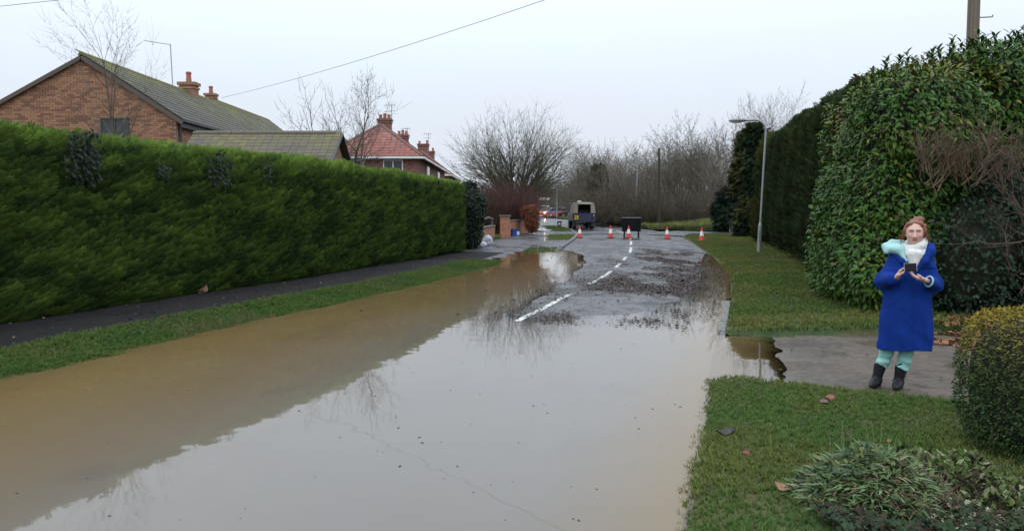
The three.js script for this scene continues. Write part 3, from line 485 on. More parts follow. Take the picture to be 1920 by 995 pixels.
// ---------------------------------------------------------------- bare trees: tapered limbs grown by recursion
function limbs(r, o) {
  const segs = [];
  const grow = (p, dir, len, rad, lev) => {
    const n = lev === 0 ? o.trunkSteps ?? 5 : Math.max(2, Math.round(o.steps ?? 4) - (lev > 2 ? 1 : 0)), kids = [];
    let q = p.clone(), d = dir.clone().normalize();
    for (let i = 0; i < n; i++) {
      const t0 = i / n, t1 = (i + 1) / n, ra = rad * mix(1, o.taper ?? 0.45, t0), rb = rad * mix(1, o.taper ?? 0.45, t1);
      d.add(v3((r() - 0.5), (r() - 0.5) * 0.7 + (o.up ?? 0.1) * (lev ? 1 : 0.2), (r() - 0.5)).multiplyScalar(lev ? o.wiggle ?? 0.3 : 0.08)).normalize();
      const e = q.clone().addScaledVector(d, len / n); segs.push([q, e, ra, rb, lev]); q = e;
      if (lev < o.levels && (lev || t1 > (o.clear ?? 0.3))) kids.push([q.clone(), d.clone(), rb, t1]);
    }
    if (lev >= o.levels) return;
    const want = o.kids[Math.min(lev, o.kids.length - 1)];
    for (let k = 0; k < want; k++) {
      const c = kids[Math.min(kids.length - 1, Math.floor(kids.length * (k + r() * 0.9) / want))]; if (!c) continue;
      const az = k * 2.4 + r() * 1.2, ang = (o.angle[Math.min(lev, o.angle.length - 1)]) * (0.75 + 0.5 * r()) * mix(1, 0.6, lev ? 0 : c[3] > 0.9 ? 1 : 0);
      const a = v3(0, 1, 0); if (Math.abs(c[1].y) > 0.95) a.set(1, 0, 0); const u = c[1].clone().cross(a).normalize(), w = c[1].clone().cross(u).normalize();
      const nd = c[1].clone().multiplyScalar(Math.cos(ang)).addScaledVector(u, Math.sin(ang) * Math.cos(az)).addScaledVector(w, Math.sin(ang) * Math.sin(az));
      grow(c[0], nd, len * (o.ratio[Math.min(lev, o.ratio.length - 1)]) * (0.7 + 0.6 * r()) * (lev ? 1 : mix(1.1, 0.75, c[3])), Math.max(o.minR ?? 0.005, c[2] * (o.thin ?? 0.62)), lev + 1);
    }
    if (lev > 0) grow(q, d, len * 0.6, Math.max(o.minR ?? 0.005, rad * (o.taper ?? 0.45)), lev + 1);
  };
  for (const st of o.stems ?? [[v3(0, -0.1, 0), v3(0, 1, 0), o.len, o.rad]]) grow(st[0], st[1], st[2], st[3], st[4] ?? 0);
  return segs;
}
function limbGeo(segs) {
  const P = [], N = [], U = [], I = [];
  for (const [a, b, ra, rb, lev] of segs) {
    const n = ra > 0.05 ? 7 : ra > 0.015 ? 4 : 3, d = b.clone().sub(a), L = d.length(); d.normalize(); const u = v3(0, 1, 0.01).cross(d); if (u.lengthSq() < 1e-4) u.set(1, 0, 0); u.normalize(); const w = d.clone().cross(u), k = P.length / 3;
    for (let i = 0; i <= n; i++) { const t = i / n * 6.28318, c = Math.cos(t), s = Math.sin(t); for (const [p, r, q] of [[a, ra, 0], [b, rb, L]]) { const x = u.x * c + w.x * s, y = u.y * c + w.y * s, z = u.z * c + w.z * s; P.push(p.x + x * r, p.y + y * r, p.z + z * r); N.push(x, y, z); U.push(i / n * 0.3 * Math.max(1, Math.round(ra * 20)), (a.y + q) * 0.8); } }
    for (let i = 0; i < n; i++) { const e = k + i * 2; I.push(e, e + 2, e + 1, e + 1, e + 2, e + 3); }
  }
  return geoOf(P, I, { normal: N, uv: U });
}
function tint(k) { return new THREE.MeshPhysicalMaterial({ map: barkMap, color: rgb(...k), roughness: 0.9 }); }
const barkGrey = tint([1.0, 1.0, 1.0]), barkDark = tint([0.6, 0.58, 0.55]), barkBrown = tint([0.95, 0.75, 0.62]), barkPale = tint([1.7, 1.6, 1.5]), barkRed = tint([0.95, 0.5, 0.5]), barkGreen = tint([0.75, 0.8, 0.55]);
function bareTree(name, label, seed, o, p, yaw, m, group, category = 'tree') {
  const segs = limbs(rngOf(seed), o), t = thing(name, label, category, p, yaw, group), main = segs.filter((s) => s[4] === 0), rest = segs.filter((s) => s[4] > 0);
  if (main.length) part(t, 'trunk', limbGeo(main), m); part(t, 'crown', limbGeo(rest), m); return t;
}
// the broad bare tree left of the roadblock
{
  const stems = []; const q = rngOf(5); stems.push([v3(0, -0.2, 0), v3(0, 1, 0), 1.8, 0.3, 0]);
  for (let i = 0; i < 36; i++) { const a = i * 2.4 + q() * 0.5, tilt = 0.08 + 1.06 * Math.sqrt((i + 0.5) / 36); stems.push([v3(0.1 * Math.cos(a), 1.5 + 0.8 * q(), 0.1 * Math.sin(a)), v3(Math.sin(tilt) * Math.cos(a), Math.cos(tilt), Math.sin(tilt) * Math.sin(a)), 3.5 + 0.5 * Math.cos(tilt), 0.085, 1]); }
  bareTree('bare_tree', 'broad bare tree with a wide dome of twigs behind the brick garden walls', 71, { stems, levels: 4, kids: [0, 7, 5, 4], angle: [0.5, 0.6, 0.65, 0.65], ratio: [0.8, 0.46, 0.52, 0.55], wiggle: 0.36, up: 0.14, taper: 0.4, thin: 0.6, minR: 0.009, steps: 4, trunkSteps: 3 }, at(968, 300, 57).setY(0.3), 0.3, barkGreen).scale.set(0.93, 0.93, 0.93);
}
// slender bare trees behind the cypress hedge
bareTree('bare_tree', 'slender bare silvery tree in front of the brick gable', 73, { len: 5.6, rad: 0.085, levels: 3, kids: [17, 7, 5], angle: [0.62, 0.6, 0.7], ratio: [0.34, 0.42, 0.45], wiggle: 0.3, up: 0.16, taper: 0.18, thin: 0.55, minR: 0.003, trunkSteps: 9, clear: 0.42, steps: 4 }, at(222, 300, 20.5).setY(0), 0.5, tint([1.25, 1.15, 1.1]));
bareTree('bare_tree', 'thin upright bare tree between the garage roof and the red hipped roof', 74, { len: 7.2, rad: 0.1, levels: 3, kids: [20, 7, 5], angle: [0.6, 0.6, 0.7], ratio: [0.19, 0.42, 0.45], wiggle: 0.3, up: 0.2, taper: 0.12, thin: 0.55, minR: 0.006, trunkSteps: 9, clear: 0.35, steps: 4 }, at(668, 300, 38).setY(0.1), 1.5, barkGrey);
bareTree('bare_tree', 'low crooked bare fruit tree at the right end of the garage roof', 75, { stems: [[v3(0, -0.1, 0), v3(0, 1, 0), 2.4, 0.12], [v3(0, 2.2, 0), v3(-0.7, 1, 0.1), 2.6, 0.07, 1], [v3(0, 2.2, 0), v3(0.35, 1, -0.1), 2.5, 0.06, 1], [v3(0, 2.1, 0), v3(0.9, 0.9, 0.3), 2.2, 0.06, 1], [v3(0, 2.2, 0), v3(-0.2, 1, -0.5), 2.4, 0.06, 1]], levels: 4, kids: [0, 7, 5, 3], angle: [0.7, 0.8, 0.8], ratio: [0.5, 0.5, 0.5], wiggle: 0.55, up: 0.12, taper: 0.4, thin: 0.6, minR: 0.006, steps: 5 }, at(640, 300, 30).setY(0), 2.2, barkGrey);
// bare trees that rise behind the conifer hedge
for (const [px, d, h, seed, label] of [[1378, 50, 5.5, 81, 'bare tree left of the lamp head, above the far end of the conifer hedge'], [1425, 51, 5.6, 82, 'bare tree directly behind the curved street lamp'], [1468, 50, 5.7, 83, 'bare tree rightmost of those rising above the conifer hedge']])
  bareTree('bare_tree', label, seed, { len: h, rad: 0.14, levels: 4, kids: [14, 6, 5, 3], angle: [0.65, 0.6, 0.7], ratio: [0.42, 0.48, 0.5], wiggle: 0.3, up: 0.18, taper: 0.25, thin: 0.58, minR: 0.007, trunkSteps: 8, clear: 0.25, steps: 4 }, at(px, 300, d).setY(0.1), seed, barkBrown);

// the thicket beyond the junction: six grown trees, copied
{
  const protos = [], group = 'bare trees of the thicket beyond the junction', label = 'bare grey-brown tree in the thicket beyond the junction', ms = [barkPale, barkGrey, barkBrown, barkGreen, barkGrey, barkPale];
  const r = rngOf(91), spots = [];
  for (let i = 0; i < 36; i++) { const px = mix(1080, 1388, (i + r()) / 36), d = mix(66, 112, r()); spots.push([px, d]); }
  for (let i = 0; i < 30; i++) spots.push([mix(980, 1100, (i + r()) / 30), mix(172, 225, r())]);
  const order = spots.map((s) => s);
  order.forEach(([px, d], i) => {
    const k = i % 6, p = at(px, 395, d), gy = (px < 1085 ? 0.5 : crown(Math.min(d, 120)) + 0.35), edge = lerpKnots([[985, 346], [1082, 338], [1098, 300], [1150, 285], [1200, 296], [1240, 268], [1320, 262], [1350, 300], [1390, 330]])(px);
    const H = (1.7 + (395 - edge) / 1440 * d - gy) * (0.72 + 0.33 * r());
    if (!protos[k]) {
      const multi = k % 2, stems = multi ? [0, 1, 2, 3, 4].map((j) => [v3(0.15 * Math.cos(j * 1.3), -0.1, 0.15 * Math.sin(j * 1.3)), v3(0.28 * Math.cos(j * 1.3), 1, 0.28 * Math.sin(j * 1.3)), 4.6 + j * 0.3, 0.085, 0]) : undefined;
      protos[k] = bareTree('thicket_tree', label, 100 + k, { stems, len: 5.2, rad: 0.16, levels: 4, kids: multi ? [8, 4, 3, 2] : [14, 5, 4, 2], angle: [0.6, 0.6, 0.7], ratio: [0.42, 0.5, 0.55], wiggle: 0.32, up: 0.15, taper: 0.22, thin: 0.6, minR: 0.011, trunkSteps: 7, clear: 0.15, steps: 3 }, p.clone().setY(gy), r() * 6, ms[k], group);
      protos[k].scale.setScalar(H / 7.2);
    } else copyOf(protos[k], null, p.clone().setY(gy), r() * 6.28, H / 7.2);
  });
  // tangled scrub at their feet
  const twig = limbGeo(limbs(rngOf(7), { stems: [0, 1, 2, 3].map((j) => [v3(0, 0, 0), v3(0.5 * Math.cos(j * 1.7), 1, 0.5 * Math.sin(j * 1.7)), 0.9, 0.012, 1]), levels: 3, kids: [0, 4, 3], angle: [0.6, 0.7], ratio: [0.5, 0.5], wiggle: 0.4, up: 0.1, taper: 0.3, minR: 0.005, steps: 3 }));
  const L = [];
  for (let i = 0; i < 3000; i++) { const px = r() < 0.3 ? mix(985, 1085, r()) : mix(1085, 1400, r()), far = px < 1085, d = far ? mix(180, 215, r()) : mix(64, 105, r()), p = at(px, 395, d), s = mix(0.7, 2.6, r() * r()), k = 0.4 + 1.0 * r(), v = r(); L.push({ m: along(v3(p.x, (far ? 0.5 : crown(Math.min(d, 120)) + 0.3), p.z), v3((r() - 0.5) * 0.5, 1, (r() - 0.5) * 0.5), v3(r() - 0.5, 0, r() - 0.5), [s * 1.3, s, s * 1.3]), c: [mix(0.085, 0.12, v) * k, mix(0.08, 0.085, v) * k, mix(0.05, 0.06, v) * k] }); }
  tag(scatter(scene, 'undergrowth', twig, mat(1, 1, 1, 0.9), L), 'brown tangle of scrub at the feet of the thicket trees', 'undergrowth');
  globalThis.twigGeo = twig;
}
// ---------------------------------------------------------------- shrubs
// dark shrub with bare clipped twigs between the laurel and the woman
{
  const r = rngOf(111), B = [[7.05, 1.05, 11.75, 0.85, 1.1, 0.7], [8.2, 1.05, 11.7, 0.95, 1.1, 0.7], [9.4, 1.1, 11.7, 1.0, 1.2, 0.7], [7.5, 1.9, 12.0, 0.8, 0.55, 0.6], [9.3, 2.2, 11.8, 0.9, 0.7, 0.6]];
  const g = thing('evergreen_shrub', 'dark evergreen shrub with a band of bare brown twigs behind the woman', 'shrub', v3(0, 0, 0));
  part(g, 'shade_core', coreOf(B, 0.8), shadeMat);
  scatter(g, 'foliage', smallLeaf, glossyMat, leafShell(B, 15000, r, { swell: 0.3, size: (q) => 0.05 + 0.05 * q(), spread: 0.7, droop: 0.2, depthJ: 0.35, color: (q, p) => { const k = 0.5 + 0.7 * q(), low = sstep(1.5, 0.6, p.y) * sstep(7.4, 8.2, p.x); return low > q() ? [0.03 * k, 0.022 * k, 0.016 * k] : [0.022 * k, 0.048 * k, 0.023 * k]; } }));
  const E = [], stems = [];
  for (let i = 0; i < 85; i++) { const x = mix(5.95, 7.6, r()), b = v3(x, 1.95 + 0.55 * r(), -11.35 + 0.5 * (r() - 0.5)); stems.push([b, v3((r() - 0.5) * 2.0, 0.75, 0.2 + (r() - 0.3) * 0.8), 0.24 + 0.22 * r(), 0.009 + 0.005 * r(), 1]); }
  for (let i = 0; i < 60; i++) { const x = mix(7.3, 9.6, r()), b = v3(x, 0.1 + 1.2 * r(), -11.0 + 0.3 * (r() - 0.5)); stems.push([b, v3((r() - 0.5) * 1.4, 0.4 + (r() - 0.5) * 0.9, 0.2 * (r() - 0.5)), 0.7 + 0.5 * r(), 0.012, 1]); }
  part(g, 'twigs', limbGeo(limbs(r, { stems, levels: 3, kids: [0, 4, 2], angle: [0.7, 0.6], ratio: [0.5, 0.45], wiggle: 0.45, up: 0.2, taper: 0.45, minR: 0.0045, steps: 4 })), barkPale2(), true);
}
function barkPale2() { return tint([1.6, 1.25, 1.05]); }
// clipped golden bush at the right edge
{
  const r = rngOf(121), c = at(1900, 800, 5.0), B = [[c.x + 0.27, 0.53, 5.05, 0.5, 0.54, 0.55], [c.x + 0.87, 0.6, 5.0, 0.5, 0.58, 0.6]];
  const g = thing('golden_bush', 'clipped rounded bush with golden top growth at the right edge', 'bush', v3(0, 0, 0));
  part(g, 'shade_core', coreOf(B, 0.84, 2.8), shadeMat);
  scatter(g, 'foliage', smallLeaf, leafMat, leafShell(B, 30000, r, { ex: 2.8, swell: 0.07, freq: 4, size: (q) => 0.014 + 0.016 * q(), spread: 0.7, out: 0.7, depthJ: 0.07, color: (q, p, n, b) => { const t = clamp(sstep(0.62, 1.08, p.y) * 0.9 + 0.5 * b * sstep(0.4, 0.8, p.y)), k = 0.6 + 0.6 * q(); return [mix(0.036, 0.3, t) * k, mix(0.072, 0.22, t) * k, mix(0.016, 0.024, t) * k]; } }));
  part(g, 'stems', join([0, 1, 2, 3, 4, 5].map((i) => bar(v3(c.x - 0.1 + i * 0.14, 0, -5.05 + 0.1 * Math.sin(i * 2)), v3(c.x - 0.1 + i * 0.14, 0.5, -5.05), 0.014, 0.008, 6))), barkMat);
}
// the bed of low plants in the corner of the lawn
{
  const r = rngOf(131), G = (px, py) => onGround(px, py, 0.06);
  // grey-green clump of strap leaves
  const a = thing('lavender_clump', 'grey-green clump of narrow strap leaves at the front of the lawn', 'plant', v3(0, 0, 0)), L = [], a0 = G(1702, 978);
  for (let i = 0; i < 5200; i++) {
    const u = r() * 6.28, q = Math.sqrt(r()), x = a0.x - 0.05 + Math.cos(u) * q * 0.44, z = a0.z - 0.28 + Math.sin(u) * q * 0.42, h = 0.05 + 0.26 * (1 - q * q) * (0.8 + 0.5 * vnoise(x * 8, z * 8)), k = 0.6 + 0.7 * r();
    const pt = vnoise(x * 9 + 4, z * 9), gr = r(); L.push({ m: along(v3(x, h * (0.55 + 0.45 * r()), z), v3(Math.cos(u) * q * 0.5 + (r() - 0.5) * 2.2, 0.1 + 0.9 * r(), Math.sin(u) * q * 0.5 + (r() - 0.5) * 2.2), v3(r() - 0.5, 1, r() - 0.3), [0.05 + 0.05 * r(), 0.03 + 0.06 * r(), 0.07]), c: gr < 0.16 ? [0.19 * k, 0.155 * k, 0.08 * k] : gr < 0.3 ? [0.06 * k, 0.04 * k, 0.025 * k] : [mix(0.075, 0.15, pt) * k, mix(0.14, 0.215, pt) * k, mix(0.036, 0.085, pt) * k] });
  }
  scatter(a, 'leaves', strapLeaf, leafMat, L);
  const La = []; for (let i = 0; i < 1100; i++) { const u = r() * 6.28, q = Math.sqrt(r()), x = a0.x - 0.05 + Math.cos(u) * q * 0.46, z = a0.z - 0.28 + Math.sin(u) * q * 0.44, h = 0.06 + 0.27 * (1 - q * q) * (0.8 + 0.5 * vnoise(x * 8, z * 8)), k = 0.6 + 0.7 * r(); if (vnoise(x * 8 + 2, z * 8) < 0.46) continue; La.push({ m: along(v3(x, h, z), v3((r() - 0.5) * 2, 0.2 + 0.5 * r(), (r() - 0.5) * 2), v3(r() - 0.5, 1, 0.4), 0.018 + 0.035 * r()), c: r() < 0.25 ? [0.13 * k, 0.15 * k, 0.05 * k] : [0.055 * k, 0.095 * k, 0.04 * k] }); }
  scatter(a, 'broad_leaves', smallLeaf, leafMat, La);
  const st = []; for (let i = 0; i < 7; i++) { const x = a0.x - 0.3 + r() * 0.5, z = a0.z - 0.45 - 0.2 * r(), h = 0.25 + 0.12 * r(); st.push(bar(v3(x, 0.08, z), v3(x + (r() - 0.5) * 0.1, 0.1 + h, z - 0.03), 0.003, 0.002, 5)); }
  part(a, 'dry_stalks', join(st), mat(0.16, 0.17, 0.08, 0.8), true);
  { const Lb = []; for (let i = 0; i < 130; i++) { const u = r() * 6.28, q = Math.sqrt(r()), x = a0.x - 0.05 + Math.cos(u) * q * 0.4, z = a0.z - 0.28 + Math.sin(u) * q * 0.4, h = 0.08 + 0.22 * (1 - q * q), k = 0.7 + 0.7 * r(), e = r(); Lb.push({ m: along(v3(x, h, z), v3(Math.cos(u) * (0.3 + q) + (r() - 0.5), 0.5 + 0.6 * r(), Math.sin(u) * (0.3 + q) + (r() - 0.5)), v3(0, 1, 0.3), [0.07 + 0.04 * r(), 0.06 + 0.07 * r(), 0.12]), c: e < 0.2 ? [0.2 * k, 0.165 * k, 0.085 * k] : [0.11 * k, 0.17 * k, 0.075 * k] }); } scatter(a, 'arching_leaves', strapLeaf, leafMat, Lb); }
  part(a, 'inner_shade', coreOf([[a0.x - 0.05, 0.02, -(a0.z - 0.28), 0.36, 0.2, 0.34]], 1), shadeMat);  // solid dark mound, painted shade between the stems
  // yellow-green variegated creeper behind and to its right
  const b = thing('variegated_creeper', 'pale yellow-green leafy creeper sprawling between the clump and the golden bush', 'plant', v3(0, 0, 0)), L2 = [], b0 = G(1790, 930);
  for (let i = 0; i < 2600; i++) { const u = r() * 6.28, q = Math.sqrt(r()), x = b0.x + Math.cos(u) * q * 0.5, z = b0.z - 0.1 + Math.sin(u) * q * 0.5, h = 0.03 + 0.2 * (1 - q * q) * (0.5 + vnoise(x * 7, z * 7)), k = 0.6 + 0.6 * r(), w = r() < 0.2; L2.push({ m: along(v3(x, h + 0.03 * r(), z), v3(r() - 0.5, 0.25 + 0.3 * r(), r() - 0.5), v3((r() - 0.5), 1, 0.4 + (r() - 0.5)), [0.045, 0.032 + 0.03 * r(), 0.045]), c: w ? [0.26 * k, 0.26 * k, 0.14 * k] : r() < 0.25 ? [0.05 * k, 0.036 * k, 0.025 * k] : [0.085 * k, 0.13 * k, 0.03 * k] }); }
  scatter(b, 'leaves', smallLeaf, leafMat, L2); part(b, 'inner_shade', coreOf([[b0.x, 0.0, -(b0.z - 0.1), 0.44, 0.17, 0.44]], 1), shadeMat);
  // ivy with pale margins right at the front
  const c = thing('ground_ivy', 'dark ivy with cream-edged leaves in the bottom corner', 'ivy', v3(0, 0, 0)), L3 = [], c0 = G(1800, 1010);
  for (let i = 0; i < 3600; i++) { const x = c0.x - 0.65 + 1.6 * r(), z = c0.z + 0.3 - 0.55 * r(), h = 0.05 + 0.09 * vnoise(x * 6, z * 6) + 0.05 * r(), k = 0.5 + 0.8 * r(), pale = r() < 0.13 && x > c0.x - 0.1; L3.push({ m: along(v3(x, h, z), v3(r() - 0.5, 0.15 + 0.3 * r(), r() - 0.5), v3((r() - 0.5) * 0.9, 1, 0.5 + (r() - 0.5) * 0.8), 0.016 + 0.022 * r()), c: pale ? [0.32 * k, 0.33 * k, 0.2 * k] : r() < 0.3 ? [0.05 * k, 0.03 * k, 0.02 * k] : [0.028 * k, 0.056 * k, 0.02 * k] }); }
  scatter(c, 'leaves', ivyLeaf, leafMat, L3); part(c, 'inner_shade', coreOf([[c0.x - 0.1, -0.02, -(c0.z + 0.05), 0.6, 0.1, 0.3], [c0.x + 0.5, -0.02, -(c0.z + 0.05), 0.5, 0.1, 0.3]], 1), shadeMat);
  const dead = thing('dead_stems', 'tangle of dry brown stems in front of the yellow-green creeper', 'plant', v3(0, 0, 0)), stems = [];
  for (let i = 0; i < 60; i++) { const p = G(mix(1690, 1850, r()), mix(930, 1010, r())); p.y = 0.06 + 0.1 * r(); stems.push([p, v3(r() - 0.5, 0.05 + 0.2 * r(), r() - 0.5), 0.12 + 0.12 * r(), 0.0028, 1]); }
  part(dead, 'stems', limbGeo(limbs(r, { stems, levels: 2, kids: [0, 3], angle: [0.7], ratio: [0.5], wiggle: 0.5, up: -0.05, taper: 0.5, minR: 0.0018, steps: 4 })), tint([1.6, 1.15, 0.9]), true);
}
// shrubs and hedges past the end of the cypress hedge
{
  const r = rngOf(141), mk = (name, label, cat, B, n, geo, m, o) => { const g = thing(name, label, cat, v3(0, 0, 0)); part(g, 'shade_core', coreOf(B, 0.82, o.ex ?? 2), o.core ?? shadeMat); scatter(g, 'foliage', geo, m, leafShell(B, n, r, o)); return g; };
  const P = (px, py, d) => { const p = at(px, py, d); return [p.x, p.y, d]; };
  mk('evergreen_shrub', 'dark evergreen shrub at the end of the cypress hedge', 'shrub', [[...P(886, 385, 33), 0.55, 0.8, 0.6], [...P(878, 362, 33.5), 0.45, 0.5, 0.5], [...P(880, 425, 33), 0.42, 0.9, 0.5]], 5200, laurelLeaf, leafMat, { swell: 0.25, size: (q) => 0.1 + 0.08 * q(), spread: 0.8, droop: 0.4, color: (q) => { const k = 0.6 + 0.7 * q(); return [0.022 * k, 0.04 * k, 0.022 * k]; } });
  mk('ivy_bush', 'green ivy spilling over the near end of the first brick wall', 'ivy', [[...P(886, 432, 33.6), 0.42, 0.75, 0.4]], 1800, ivyLeaf, glossyMat, { swell: 0.15, size: (q) => 0.07 + 0.05 * q(), spread: 0.8, color: (q) => { const k = 0.6 + 0.7 * q(); return [0.045 * k, 0.07 * k, 0.022 * k]; } });
  mk('beech_hedge', 'rust-brown clipped beech hedge at the end of the second brick wall', 'hedge', [[...P(997, 410, 46), 0.45, 0.78, 0.6], [...P(992, 398, 46.5), 0.55, 0.45, 0.6]], 5200, smallLeaf, leafMat, { ex: 2.6, swell: 0.12, size: (q) => 0.05 + 0.05 * q(), spread: 0.8, core: mat(0.05, 0.02, 0.012, 1), color: (q) => { const k = 0.5 + 0.8 * q(); return [0.2 * k, 0.06 * k, 0.03 * k]; } });
  if (false) mk('round_bush', 'green rounded bush by the lane, beyond the beech hedge', 'bush', [[...P(1030, 402, 125), 3.2, 0.9, 2]], 800, smallLeaf, leafMat, { swell: 0.3, size: (q) => 0.3 + 0.2 * q(), spread: 0.8, color: (q) => [0.06, 0.075, 0.03] });
  mk('dark_conifer', 'dark green bush beside the small post at the far end of the conifer hedge', 'bush', [[...P(1372, 400, 52), 0.9, 1.5, 1.1]], 1600, frond, coniferMat, { swell: 0.3, size: (q) => 0.4 + 0.3 * q(), spread: 0.7, color: (q) => { const k = 0.6 + 0.6 * q(); return [0.018 * k, 0.036 * k, 0.02 * k]; } });
  mk('yew_tree', 'dense dark yew-like evergreen that ends the conifer hedge, behind the curved street lamp', 'tree', [[...P(1412, 400, 41), 0.95, 1.9, 1.1], [...P(1410, 335, 41.5), 0.9, 2.0, 1.1], [...P(1413, 285, 42), 0.75, 1.4, 0.9]], 9000, frond, coniferMat, { swell: 0.3, size: (q) => 0.26 + 0.25 * q(), spread: 0.7, depthJ: 0.35, color: (q, p) => { const k = 0.6 + 0.6 * q(), o = sstep(0.5, 0.62, fbm(p.x, p.y * 0.7, p.z, 3)); return [mix(0.018, 0.06, o) * k, mix(0.036, 0.065, o) * k, 0.018 * k]; } });
  // the big twiggy red-stemmed shrub behind the walls
  const stems = []; for (let i = 0; i < 170; i++) { const a = r() * 6.28, q = Math.sqrt(r()); stems.push([v3(Math.cos(a) * q * 0.9, 0, Math.sin(a) * q * 0.9), v3(Math.cos(a) * q * 0.55, 1, Math.sin(a) * q * 0.55), 1.5 + 0.5 * r() - 0.3 * q, 0.02, 1]); }
  mk('ivy_clad_tree', 'dark ivy-clad trunk standing in the thicket behind the off-road vehicle', 'tree', [[...P(1118, 372, 74), 1.3, 1.6, 1.2], [...P(1120, 335, 74), 0.9, 1.4, 0.9]], 800, ivyLeaf, leafMat, { swell: 0.6, size: (q) => 0.2 + 0.2 * q(), spread: 0.8, color: (q) => { const k = 0.5 + 0.7 * q(); return [0.05 * k, 0.056 * k, 0.034 * k]; } });
  const g = thing('red_stemmed_shrub', 'big bare shrub of purple-brown twigs behind the second brick wall', 'shrub', at(950, 430, 49).setY(0.15)); g.scale.set(1.2, 1.05, 1.1); part(g, 'twigs', limbGeo(limbs(r, { stems, levels: 3, kids: [0, 5, 4], angle: [0.4, 0.45], ratio: [0.55, 0.55], wiggle: 0.22, up: 0.2, taper: 0.5, minR: 0.0075, steps: 3 })), barkRed, true);
  const g2 = thing('red_stemmed_shrub', 'smaller shrub of purple twigs between the evergreen shrub and the big bare one', 'shrub', at(912, 430, 47).setY(0.15)); part(g2, 'twigs', limbGeo(limbs(r, { stems: stems.slice(0, 90), levels: 3, kids: [0, 5, 4], angle: [0.4, 0.45], ratio: [0.55, 0.55], wiggle: 0.22, up: 0.2, taper: 0.5, minR: 0.0075, steps: 3 })), barkRed, true);
}
// ---------------------------------------------------------------- houses
function brickTex(c1, c2, mortar) {
  const n = 512; return tex(n, (u, v) => { // 8 bricks by 24 courses in 1.8 m
    const row = Math.floor(v * 24), x = u * 8 + (row % 2) * 0.5, col = Math.floor(x) % 8, fx = x - Math.floor(x), fy = v * 24 - row, e = fx < 0.045 || fy < 0.13, k = 0.75 + 0.5 * hash(col, row, 5), w = fbm(u * 16, v * 16, 3, 4, 16);
    return toS(e ? mortar.map((m) => m * (0.8 + 0.4 * w)) : c1.map((a, i) => mix(a, c2[i], hash(col, row, 9) * 0.8) * k * (0.8 + 0.4 * w)));
  }, true);
}
const orangeBrick = new THREE.MeshPhysicalMaterial({ map: rep(brickTex([0.31, 0.155, 0.09], [0.24, 0.115, 0.07], [0.26, 0.21, 0.16]), 1 / 1.8), roughness: 0.9 });
const redBrick = new THREE.MeshPhysicalMaterial({ map: rep(brickTex([0.23, 0.09, 0.065], [0.13, 0.06, 0.05], [0.2, 0.17, 0.14]), 1 / 1.8), roughness: 0.9 });
const mortarMat = mat(0.26, 0.2, 0.145, 0.95), gutterMat = mat(0.03, 0.03, 0.033, 0.4), whiteMat = mat(0.72, 0.72, 0.7, 0.4), glassMat = mat(0.03, 0.035, 0.04, 0.06, { ior: 1.5 }), potMat = mat(0.36, 0.13, 0.08, 0.8), darkWood = mat(0.05, 0.045, 0.04, 0.6);
// give boxes uv in metres on every face
function metreUV(g) { const q = g.index ? g.toNonIndexed() : g; q.computeVertexNormals(); const p = q.attributes.position, n = q.attributes.normal, U = []; for (let i = 0; i < p.count; i++) { const ax = Math.abs(n.getX(i)), az = Math.abs(n.getZ(i)), ay = Math.abs(n.getY(i)); if (ax >= az && ax > ay) U.push(p.getZ(i), p.getY(i)); else if (az > ay) U.push(p.getX(i), p.getY(i)); else U.push(p.getX(i), p.getZ(i)); } q.setAttribute('uv', new THREE.Float32BufferAttribute(U, 2)); return q; }
const tileGeo = new THREE.BoxGeometry(1, 1, 1);
// roof tiles laid course by course on a slope: corner, unit vectors along the eave and up the slope, lengths
function tileRoof(parent, c, u, v, LU, LV, tw, th, tones, single_, seed, clip, lipK = 1) {
  const n = u.clone().cross(v).normalize(), r = rngOf(seed), rows = Math.ceil(LV / th), cols = Math.ceil(LU / tw), bunch = tones.map(() => []); let made = 0; const P0 = v3();
  for (let j = rows - 1; j >= 0; j--) for (let i = 0; i < cols; i++) {
    const a = (i + 0.5) * tw, b = (j + 0.5) * th; if (clip && !clip(a, b)) continue;
    P0.copy(c).addScaledVector(u, a).addScaledVector(v, b).addScaledVector(n, 0.035 + (r() - 0.5) * 0.006);
    const m = new M4().makeBasis(u.clone().multiplyScalar(tw * 0.965), v.clone().addScaledVector(n, -0.055 * lipK).normalize().multiplyScalar(th * 1.06), n.clone().multiplyScalar(0.022)).setPosition(P0), moss = fbm(a * 0.7 + seed, b * 0.8, 2, 4) - 0.13 + 0.5 * (b / LV - 0.5) + (r() - 0.5) * 0.4, k = clamp(Math.floor(moss * tones.length), 0, tones.length - 1);
    if (made < single_) { part(parent, 'tile', tileGeo, tones[k]).applyMatrix4(m); made++; } else bunch[k].push(tileGeo.clone().applyMatrix4(m));
  }
  const all = bunch.map((b, k) => { if (!b.length) return null; const g = mergeGeometries(b), col = []; for (let i = 0; i < g.attributes.position.count; i++) col.push(tones[k].color.r, tones[k].color.g, tones[k].color.b); g.setAttribute('color', new THREE.Float32BufferAttribute(col, 3)); return g; }).filter(Boolean);
  if (all.length) part(parent, 'roof_tiles', mergeGeometries(all), new THREE.MeshPhysicalMaterial({ vertexColors: true, roughness: 0.85 }), true);
}
const slateTones = [[0.068, 0.06, 0.045], [0.08, 0.072, 0.05], [0.09, 0.083, 0.048], [0.105, 0.1, 0.042], [0.135, 0.13, 0.04]].map((c) => mat(...c, 0.85));
const mossTones = [[0.08, 0.064, 0.052], [0.1, 0.082, 0.063], [0.115, 0.098, 0.066], [0.115, 0.098, 0.055], [0.135, 0.12, 0.05]].map((c) => mat(...c, 0.85));
const redTones = [[0.24, 0.085, 0.065], [0.27, 0.1, 0.08], [0.22, 0.09, 0.075], [0.29, 0.12, 0.095], [0.17, 0.085, 0.07]].map((c) => mat(...c, 0.85));
